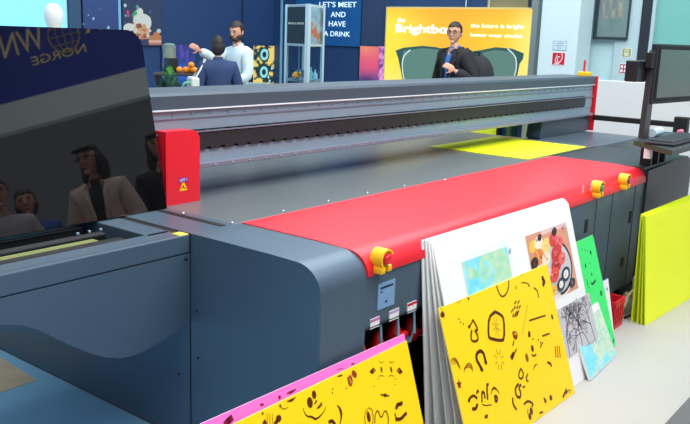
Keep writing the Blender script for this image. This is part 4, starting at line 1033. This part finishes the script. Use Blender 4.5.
# ================================================================== SIGN BEHIND THE CAMERA (seen mirrored in the shield)
def mirror(px, py, ax=None, v=None, path=None):
    n = fs.n; d = ray(px, py); t = (fs.o-CAM).dot(n)/d.dot(n); h = CAM+d*t; r = (d-2*d.dot(n)*n).normalized()
    if path: return h+r*(path-(h-CAM).length)
    a_ = 'xyz'.index(ax); return h+r*((v-h[a_])/r[a_])
def zpt(px, py, z): return mirror(px, py, 'z', z)
q1 = zpt(2, 105, 3.55); q2 = zpt(128, 72, 3.55)
dirv = Vector((q1.x-q2.x, q1.y-q2.y, 0)).normalized()
FS = Frame((q2.x, q2.y, 0), dirv, (0, 0, 1))
if FS.n.y < 0: FS = Frame((q1.x, q1.y, 0), -dirv, (0, 0, 1))
def muv(px, py):
    n = fs.n; d = ray(px, py); t = (fs.o-CAM).dot(n)/d.dot(n); h = CAM+d*t; r = (d-2*d.dot(n)*n)
    t = (FS.o-h).dot(FS.n)/r.dot(FS.n); g = h+r*t-FS.o; return (g.dot(FS.u), g.dot(FS.v))
sl = muv(-30, 60)[0]; sr = muv(170, 60)[0]; s0_, s1_ = min(sl, sr)-1, max(sl, sr)+1
hs = thing('hanging_sign', 'navy hanging sign with pale gold CROWN NORGE lettering, mirrored in the black shield', 'sign', FS.P((s0_+s1_)/2, 3.2, -.1))
zb2 = muv(15, 131)[1]; zb1 = 3.55
link('sign_board', slab(FS, s0_, zb1, s1_, 6.0, -.2, 0), mat('sign_navy', (24, 54, 150), .6, emit=1.1), hs)  # emission added so the board shows up in the shield
link('fascia', slab(FS, s0_, zb2, s1_, zb1, -.15, .02), mat('fascia_grey', (208, 222, 226), .6, emit=.75), hs)  # emission replaces lamp light falling on the grey fascia
for u in (s0_+.3, s1_-.3): link('post', slab(FS, u-.05, 0, u+.05, zb2, -.12, -.02), DARK, hs)
SL = mat('sign_gold', (226, 206, 150), .5, emit=1.0)  # glow added to letters and globe to carry their mirror image
def mtext(s, pa, pb_, hfac=1., off=.0):
    (ua, va), (ub, vb) = muv(*pa), muv(*pb_); return text_mesh(s, FS, min(ua, ub), min(va, vb), max(ua, ub), max(va, vb), .01, .004, off)
ms = [mtext('NORGE', (86, 41), (33, 66))]
(ua, va), (ub, vb) = muv(33, 66), muv(84, 42); hN = .30
c_, r__ = muv(64, 40), None
ms = [text_mesh('NORGE', FS, min(ua, ub), va, max(ua, ub), va+(muv(33, 57)[1]-va), .01, .004)]
un = sorted((muv(2, 50)[0], muv(44, 40)[0])); ur = sorted((muv(84, 28)[0], muv(128, 24)[0]))
hb_ = muv(24, 54)[1]; ht_ = muv(24, 30)[1]
ms.append(text_mesh('WN', FS, un[0], hb_, un[1], ht_, .01, .004)); hb2 = muv(90, 33)[1]
ms.append(text_mesh('CR', FS, ur[0], hb2, ur[1], hb2+(ht_-hb_), .01, .004))
link('lettering', merge(ms), SL, hs)
b = NB(); gu, gv = muv(64, 36); gr = abs(muv(80, 36)[0]-gu)
ring = [FS.P(gu+gr*cos(a_), gv+gr*1.15*sin(a_), .015) for a_ in [2*pi*i/32 for i in range(33)]]; tube(b, ring, gr*.06, 6)
for k_ in (-.5, 0, .5):
    tube(b, [FS.P(gu+gr*k_*cos(a_), gv+gr*1.15*sin(a_), .015) for a_ in [pi*(i/12-.5) for i in range(13)]], gr*.03, 5)
    w_ = (1-k_*k_)**.5; tube(b, [FS.P(gu-gr*w_, gv+gr*1.15*k_, .015), FS.P(gu+gr*w_, gv+gr*1.15*k_, .015)], gr*.03, 5)
link('globe', b, mat('globe_gold', (170, 150, 100), .5, emit=.8), hs)

def skin(verts, edges, radii, sub=1):
    me = bpy.data.meshes.new('s'); me.from_pydata([tuple(v) for v in verts], edges, [])
    o = bpy.data.objects.new('s', me); COL.objects.link(o); md = o.modifiers.new('k', 'SKIN'); md.use_smooth_shade = True
    for i, r in enumerate(radii):
        sv = me.skin_vertices[0].data[i]; sv.radius = r if isinstance(r, tuple) else (r, r); sv.use_root = (i == 0)
    s = o.modifiers.new('u', 'SUBSURF'); s.levels = sub; s.render_levels = sub
    out = bpy.data.meshes.new_from_object(o.evaluated_get(bpy.context.evaluated_depsgraph_get()))
    bpy.data.objects.remove(o); bpy.data.meshes.remove(me); return out
def fuse(bm, vox):
    "melt overlapping shapes into one continuous surface"
    me = bpy.data.meshes.new('f'); bm.to_mesh(me); bm.free(); o = bpy.data.objects.new('f', me); COL.objects.link(o)
    md = o.modifiers.new('r', 'REMESH'); md.mode = 'VOXEL'; md.voxel_size = vox; md.use_smooth_shade = True
    sm = o.modifiers.new('m', 'SMOOTH'); sm.factor = .5; sm.iterations = 2
    out = bpy.data.meshes.new_from_object(o.evaluated_get(bpy.context.evaluated_depsgraph_get()))
    bpy.data.objects.remove(o); bpy.data.meshes.remove(me); return out
def hand(bm, w, e, side, curl=.6, s=1.):
    "palm, four unequal fingers and a thumb leaving the side of the palm"
    d = (w-e).normalized(); side = (side-d*side.dot(d)).normalized(); n = d.cross(side)
    R_ = Matrix((side, d, n)).transposed()
    ball(bm, w+d*.045*s, (.040*s, .052*s, .016*s), R_)
    for i, (o_, L_) in enumerate(((-.028, .068), (-.010, .078), (.010, .073), (.027, .058))):
        p = w+d*.075*s+side*o_*s; q = [w+d*.03*s+side*o_*s*.8, p]; dd = d
        for k_ in range(3):
            dd = (dd+n*curl*.55).normalized(); q.append(q[-1]+dd*L_*s*(.42, .33, .25)[k_])
        tube(bm, q, [.009*s, .0095*s, .009*s, .008*s, .006*s], 7)
    p = w+d*.018*s-side*.03*s; dd = (d*.6-side*.75+n*.25).normalized()
    tube(bm, [w+d*.02*s, p, p+dd*.032*s, p+dd*.05*s+(d+n*curl).normalized()*.018*s], [.011*s, .012*s, .010*s, .007*s], 7)
def person(name, label, pos, head_deg, H, armL, armR, skinc=None, hairc=(30, 24, 22), hair='short', top=(220, 225, 230), topn='shirt', pants=(40, 44, 60),
           coat=None, turn=0, glasses=False, beard=False, slim=1., shoes=(30, 28, 28), nod=0):
    s = H/1.78; th = radians(head_deg-90); Rz = Matrix.Rotation(th, 3, 'Z')
    t = thing(name, label, 'person', pos); base = Vector(pos)
    V = lambda *p: Vector(p)*s
    J = {'pel': V(0, 0, .96), 'wai': V(0, .0, 1.09), 'che': V(0, .005, 1.27), 'up': V(0, -.01, 1.41), 'nec': V(0, 0, 1.50), 'hb': V(0, .015, 1.58)}
    for sd, sg, arm in (('L', -1, armL), ('R', 1, armR)):
        J['sh'+sd] = V(.165*sg*slim, -.01, 1.415); J['el'+sd] = V(*arm[0]); J['wr'+sd] = V(*arm[1])
        J['hi'+sd] = V(.085*sg, 0, .91); J['kn'+sd] = V(.10*sg, .02+.03*sg, .50); J['an'+sd] = V(.105*sg, -.01+.06*sg, .09); J['to'+sd] = V(.12*sg, .12+.06*sg, .035)
    def sk(names, edges, rad, grow=0., sub=1):
        idx = {n: i for i, n in enumerate(names)}
        return skin([J[n] for n in names], [(idx[a], idx[b]) for a, b in edges], [tuple(x*s+grow for x in (r if isinstance(r, tuple) else (r, r))) for r in rad], sub)
    A_ = ['pel', 'wai', 'che', 'up', 'nec', 'hb', 'shL', 'elL', 'wrL', 'shR', 'elR', 'wrR', 'hiL', 'knL', 'anL', 'toL', 'hiR', 'knR', 'anR', 'toR']
    E_ = [('pel', 'wai'), ('wai', 'che'), ('che', 'up'), ('up', 'nec'), ('nec', 'hb'), ('up', 'shL'), ('shL', 'elL'), ('elL', 'wrL'), ('up', 'shR'), ('shR', 'elR'), ('elR', 'wrR'),
          ('pel', 'hiL'), ('hiL', 'knL'), ('knL', 'anL'), ('anL', 'toL'), ('pel', 'hiR'), ('hiR', 'knR'), ('knR', 'anR'), ('anR', 'toR')]
    R_ = [(.14, .10), (.13*slim, .095), (.15*slim, .10), (.12, .08), .052, .05, .058, .045, .028, .058, .045, .028, .085, .058, .038, .030, .085, .058, .038, .030]
    b = bmesh.new(); b.from_mesh(sk(A_, E_, R_))
    hc = V(0, .02, 1.665); Rt = Matrix.Rotation(radians(turn), 3, 'Z') @ Matrix.Rotation(radians(-nod), 3, 'X')
    def hp(x, y, z): return hc+Rt @ V(x, y, z)
    h = bmesh.new(); bmesh.ops.create_uvsphere(h, u_segments=24, v_segments=18, radius=1)
    for v in h.verts:
        x, y, z = v.co; k_ = 1-.30*max(0, -z)**1.3; kb = 1-.25*max(0, -z) if y < 0 else 1
        v.co = hp(x*.074*k_, y*.094*kb*(1+.04*max(0, -z) if y > 0 else 1), z*.115)
    join(b, h)
    ball(b, hp(0, .096, -.012), V(.013, .017, .022)); ball(b, hp(0, .104, -.026), V(.016, .012, .010))
    for sg in (-1, 1): ball(b, hp(.076*sg, -.005, -.01), V(.010, .020, .032)); ball(b, hp(.030*sg, .078, .030), V(.026, .014, .008))
    ball(b, hp(0, .083, -.058), V(.026, .014, .008)); ball(b, hp(0, .078, -.098), V(.026, .022, .018))
    for sd, arm in (('L', armL), ('R', armR)): hand(b, J['wr'+sd], J['el'+sd], Vector(arm[2]), arm[3], s)
    me = fuse(b, .0085); 
    def fin(me, nm, mt_, sm=60):
        if isinstance(me, bmesh.types.BMesh):
            m2 = bpy.data.meshes.new(nm); bmesh.ops.recalc_face_normals(me, faces=me.faces[:]); me.to_mesh(m2); me.free(); me = m2
        me.transform(Rz.to_4x4()); me.transform(Matrix.Translation(base)); return link(nm, me, mt_, t, sm)
    fin(me, 'body', skinc or SKIN)
    # eyes, brows, mouth
    f = bmesh.new()
    for sg in (-1, 1): ball(f, hp(.030*sg, .086, .012), V(.012, .008, .006), None, 8, 6)
    fin(f, 'eyes', mat('eye_dark', (40, 30, 28), .3)); f = bmesh.new()
    for sg in (-1, 1): ball(f, hp(.031*sg, .087, .033), V(.018, .007, .004), None, 8, 6)
    fin(f, 'eyebrows', mat('hair_%d' % hairc[0], hairc, .6)); f = bmesh.new(); ball(f, hp(0, .093, -.058), V(.022, .007, .005), None, 8, 6); fin(f, 'lips', mat('lips', (168, 92, 86), .5))
    HM = mat('hair_%d' % hairc[0], hairc, .55, noise=.2, scale=60, bump=.3)
    f = bmesh.new(); bmesh.ops.create_uvsphere(f, u_segments=28, v_segments=20, radius=1)
    for v in f.verts:
        x, y, z = v.co; w = 1+.03*sin(9*x+5*z)
        v.co = Vector((x*.083*w, y*.104*w-.006, z*.108+.020))
    lo = -.045 if hair == 'short' else -.09
    dele = [v for v in f.verts if (v.co.y > .028 and v.co.z < .062+.2*(.10-v.co.y)*0) or v.co.z < lo+(.5*max(0, v.co.y))]
    bmesh.ops.delete(f, geom=dele, context='VERTS')
    r2 = bmesh.ops.extrude_face_region(f, geom=f.faces[:])
    for v in [g for g in r2['geom'] if isinstance(g, bmesh.types.BMVert)]: v.co *= .88
    for v in f.verts: v.co = hp(v.co.x, v.co.y, v.co.z)
    if hair == 'long':
        for sg in (-1, 1):
            ball(f, hp(.070*sg, -.012, -.03), V(.024, .055, .09)); ball(f, hp(.078*sg, -.02, -.12), V(.030, .05, .085))
        ball(f, hp(0, -.075, -.06), V(.085, .045, .14)); ball(f, hp(.03, .072, .078), V(.05, .028, .02)); ball(f, hp(-.03, .072, .078), V(.05, .028, .02))
    if hair == 'bob': ball(f, hp(0, -.03, -.02), V(.092, .086, .10)); 
    fin(f, 'hair', HM)
    if beard:
        f = bmesh.new(); ball(f, hp(0, .058, -.085), V(.054, .045, .036)); ball(f, hp(.05, .03, -.06), V(.022, .04, .04)); ball(f, hp(-.05, .03, -.06), V(.022, .04, .04)); ball(f, hp(0, .096, -.042), V(.024, .008, .006)); fin(f, 'beard', HM)
    if glasses:
        f = bmesh.new()
        for sg in (-1, 1):
            tube(f, [hp(.032*sg+.024*cos(a_), .103, .010+.018*sin(a_)) for a_ in [2*pi*i/12 for i in range(13)]], .0028*s, 5)
            tube(f, [hp(.056*sg, .10, .014), hp(.080*sg, .0, .012)], .0025*s, 5)
        tube(f, [hp(-.01, .106, .013), hp(.01, .106, .013)], .0025*s, 5); fin(f, 'glasses', mat('glasses_frame', (20, 18, 20), .3))
    # clothes
    T_ = ['pel', 'wai', 'che', 'up', 'shL', 'elL', 'wrL', 'shR', 'elR', 'wrR', 'nec']
    keep = [('up', 'nec'), ('pel', 'wai'), ('wai', 'che'), ('che', 'up'), ('up', 'shL'), ('shL', 'elL'), ('elL', 'wrL'), ('up', 'shR'), ('shR', 'elR'), ('elR', 'wrR')]
    wl = {k_: J[k_].copy() for k_ in ('wrL', 'wrR', 'pel')}
    for k_ in ('wrL', 'wrR'): J[k_] = J['el'+k_[2]].lerp(J[k_], .93)
    J['pel'] = V(0, 0, .90)
    TR_ = [(.15, .11), (.14*slim, .105), (.162*slim, .118), (.14, .105), .070, .054, .040, .070, .054, .040, .058]
    m_ = sk(T_, keep, TR_, .016 if not coat else .009)
    cb = bmesh.new(); cb.from_mesh(m_)
    tube(cb, [V(0, -.012, 1.43), V(0, -.004, 1.50), V(0, .0, 1.525)], [.088*s, .064*s, .060*s], 16)
    fin(cb, topn, mat('cloth_%d_%d_%d' % top, top, .8, noise=.06, scale=30))
    if coat:
        J['pel'] = V(0, 0, .88)
        m_ = sk(T_, keep, [(.17, .125), (.16*slim, .118), (.175*slim, .132), (.15, .116), .084, .066, .052, .084, .066, .052, .060], .014, 2)
        cb = bmesh.new(); cb.from_mesh(m_)
        lathe(cb, [(.185*s, .62*s), (.182*s, .8*s), (.165*s, .98*s), (.150*s, 1.1*s)], (0, 0, 0), 28)
        for v in cb.verts:
            if v.co.z < 1.0*s and abs(v.co.x) < .3*s and abs(v.co.z-1) > 0: pass
        lv = [v for v in cb.verts if v.index >= 0]
        dele = [f_ for f_ in cb.faces if f_.calc_center_median().y > .02*s and abs(f_.calc_center_median().x) < (.035+.05*max(0, (f_.calc_center_median().z/s-.95)))*s and f_.calc_center_median().z < 1.60*s]
        bmesh.ops.delete(cb, geom=dele, context='FACES')
        # collar and lapels
        for sg in (-1, 1): tube(cb, [V(.065*sg, -.06, 1.50), V(.085*sg, .02, 1.49), V(.07*sg, .105, 1.40), V(.05*sg, .135, 1.25), V(.045*sg, .145, 1.10)], [.022*s, .024*s, .022*s, .016*s, .008*s], 8)
        fin(cb, 'coat', mat('coat_%d_%d_%d' % coat, coat, .8, noise=.1, scale=30))
    J.update(wl)
    Lg = ['pel', 'hiL', 'knL', 'anL', 'hiR', 'knR', 'anR']
    m_ = sk(Lg, [('pel', 'hiL'), ('hiL', 'knL'), ('knL', 'anL'), ('pel', 'hiR'), ('hiR', 'knR'), ('knR', 'anR')], [(.148, .105), .098, .074, .056, .098, .074, .056], .008)
    fin(m_, 'trousers', mat('pants_%d_%d_%d' % pants, pants, .8, noise=.06, scale=30))
    for sd in 'LR':
        f = bmesh.new(); d = (J['to'+sd]-J['an'+sd]); d.z = 0; d.normalize(); c_ = J['an'+sd].lerp(J['to'+sd], .45); c_.z = .045*s
        ball(f, c_, (.052*s, .14*s, .045*s), Matrix.Rotation(atan2(d.y, d.x)-pi/2, 3, 'Z'))
        for v in f.verts: v.co.z = max(v.co.z, .0)
        fin(f, 'shoe', mat('shoe_%d' % shoes[0], shoes, .5))
    return t, base, Rz, s
def gpos(px, D_): p = deep(px, 50, D_); return (p.x, p.y, 0)
# arms: ((elbow), (wrist), side vector, finger curl) in the person's own frame, 1.78 m scale
# man walking past the billboard
pt, pb, pR, ps = person('person', 'man in a dark coat and glasses walking past the yellow billboard, holding a backpack strap', gpos(455, 9.3), 166, 1.80,
    ((-.31, -.02, 1.13), (-.17, .165, 1.27), (.3, 0, 1), 1.1), ((.29, -.05, 1.13), (.30, .10, .90), (0, 1, 0), .5),
    hairc=(44, 30, 26), top=(52, 112, 190), topn='blue_shirt', coat=(26, 26, 32), pants=(34, 34, 44), turn=26, glasses=True)
# his backpack
def lp(pb, pR, ps, x, y, z): return Vector(pb)+pR @ (Vector((x, y, z))*ps)
bp = thing('backpack', 'dark backpack on the back of the man in the dark coat', 'backpack', lp(pb, pR, ps, 0, -.3, .95))
Q = lambda x, y, z: lp(pb, pR, ps, x, y, z)
b = NB(); ball(b, Q(-.06, -.33, 1.17), Vector((.20, .17, .27))*ps, pR); b2 = fuse(b, .012); link('pack_body', b2, mat('pack_dark', (34, 36, 44), .8, noise=.1, scale=30), bp, 60)
b = NB(); ball(b, Q(-.06, -.47, 1.06), Vector((.13, .07, .13))*ps, pR); link('front_pocket', b, mat('pack_dark', None), bp, 60)
b = NB(); tube(b, [Q(-.06, -.28, 1.40), Q(-.10, -.30, 1.46), Q(-.02, -.30, 1.46), Q(-.06, -.26, 1.39)], .010, 6); link('loop', b, BLACK, bp, 60)
for sg in (-1, 1):
    b = NB(); tube(b, [Q(.12*sg, -.20, 1.36), Q(.13*sg, -.06, 1.50), Q(.13*sg, .08, 1.46), Q(.13*sg, .155, 1.30), Q(.15*sg, .10, 1.12), Q(.16*sg, -.12, 1.02)], .016, 8); link('strap', b, BLACK, bp, 60)
# man in the white shirt, pointing
person('person', 'bearded man in a white shirt pointing left beside the potted plants', gpos(238, 9.55), 172, 1.73,
    ((-.24, .02, 1.14), (-.16, .26, 1.08), (0, 0, 1), .9), ((.20, .22, 1.34), (.16, .44, 1.44), (0, 0, 1), .25),
    hairc=(46, 34, 30), top=(205, 225, 232), topn='shirt', pants=(44, 74, 120), turn=18, beard=True, nod=14)
# woman with the white tote, seen from behind
pt, pb, pR, ps = person('person', 'dark haired person in a navy jacket seen from behind, white tote on the shoulder', gpos(218, 8.9), 62, 1.56,
    ((-.27, -.03, 1.12), (-.25, .12, .90), (0, 1, 0), .5), ((.27, -.03, 1.12), (.22, .16, .98), (0, 1, 0), .5),
    hairc=(34, 26, 28), hair='bob', top=(40, 62, 104), topn='jacket', pants=(30, 34, 50), turn=-8, slim=1.12)
Q = lambda x, y, z: lp(pb, pR, ps, x, y, z)
tt = thing('tote_bag', 'slim white tote bag hanging from the shoulder of the person in navy', 'bag', Q(-.31, -.06, .90))
b = NB(); t_ = NB(); box(t_, (-.045, -.12, -.18), (.045, .12, .12), .02)
for v in t_.verts: v.co = Q(-.315, -.02, 1.15)+pR @ v.co
join(b, t_); link('bag', b, mat('tote_white', (214, 218, 210), .8), tt)
for y in (-.09, .05):
    b = NB(); tube(b, [Q(-.32, y, 1.25), Q(-.25, y*.6-.03, 1.36), Q(-.17, y*.4-.02, 1.50)], .010, 6); link('strap', b, mat('tote_white', None), tt, 60)

# people facing the printer, beside the camera: only their mirror images are in the picture
def mpos(px, py, path): p = mirror(px, py, path=path); return p
def toward(p): return math.degrees(atan2(2.75-p.y, 1.8-p.x))
p = mpos(80, 124, 6.5)
person('person', 'woman in glasses and a pale blazer with long dark hair, mirrored in the black shield', (p.x, p.y, 0), toward(p)+14, min(1.84, p.z),
    ((-.25, .0, 1.12), (-.08, .24, 1.14), (0, 0, 1), .9), ((.25, .0, 1.12), (.08, .24, 1.14), (0, 0, 1), .9),
    hairc=(26, 18, 20), hair='long', top=(34, 34, 44), topn='blouse', coat=(222, 200, 190), pants=(30, 30, 36), turn=18, glasses=True, slim=.92)
p = mpos(22, 190, 6.6)
person('person', 'dark haired person mirrored low at the left of the black shield', (p.x, p.y, 0), toward(p)+5, p.z,
    ((-.25, .0, 1.12), (-.22, .10, .90), (0, 1, 0), .5), ((.25, .0, 1.12), (.22, .10, .90), (0, 1, 0), .5),
    hairc=(32, 22, 22), hair='bob', top=(60, 100, 190), topn='shirt', pants=(40, 40, 50))
p = mpos(-8, 180, 5.9)
person('person', 'person in a pale top mirrored at the far left edge of the black shield', (p.x, p.y, 0), toward(p), p.z,
    ((-.25, .0, 1.12), (-.22, .10, .90), (0, 1, 0), .5), ((.25, .0, 1.12), (.22, .10, .90), (0, 1, 0), .5),
    hairc=(58, 44, 38), top=(190, 190, 196), topn='shirt', pants=(60, 60, 70))
p = mpos(146, 66, 6.85); p = p+Vector((.12, -.30, 0))
person('person', 'person in a long black coat mirrored at the right edge of the black shield', (p.x, p.y, 0), toward(p)-10, 1.93,
    ((-.27, .0, 1.12), (-.26, .10, .90), (0, 1, 0), .5), ((.27, .0, 1.12), (.26, .10, .90), (0, 1, 0), .5),
    hairc=(16, 14, 16), hair='long', top=(16, 16, 18), topn='jumper', coat=(14, 14, 16), pants=(16, 16, 18))


# ================================================================== LIGHT
def area(name, loc, rot, sx, sy, e, col=(1, 1, 1)):
    l = bpy.data.lights.new(name, 'AREA'); l.shape = 'RECTANGLE'; l.size = sx; l.size_y = sy; l.energy = e; l.color = col
    o = bpy.data.objects.new(name, l); COL.objects.link(o); o.location = loc; o.rotation_euler = [radians(a) for a in rot]; return o
area('hall_light', (2.5, 1.0, 5.2), (0, 0, 0), 7, 5, 410, (1, .99, .96))
area('hall_light', (7.5, 4.5, 5.0), (0, 0, 0), 4, 6, 300, (.86, .95, 1))
area('front_light', (4.5, -2.0, 6.2), (40, 0, 0), 7, 2.5, 330, (1, .99, .97))
area('booth_light', (3.0, 7.5, 4.6), (0, 0, 0), 5, 2, 110, (.75, .88, 1))
area('left_fill', (-1.8, 3.4, 2.6), (0, -30, 0), 2, 2, 10, (.8, .9, 1))  # added fill brightening the floor at left, no screen stands there
w = bpy.data.worlds.new('world'); SC.world = w; w.use_nodes = True
w.node_tree.nodes['Background'].inputs[0].default_value = (.84, .9, 1, 1); w.node_tree.nodes['Background'].inputs[1].default_value = .36
SC.view_settings.view_transform = 'Standard'; SC.view_settings.look = 'None'; SC.view_settings.gamma = 1; SC.view_settings.exposure = 0.0
SC.view_settings.use_curve_mapping = False
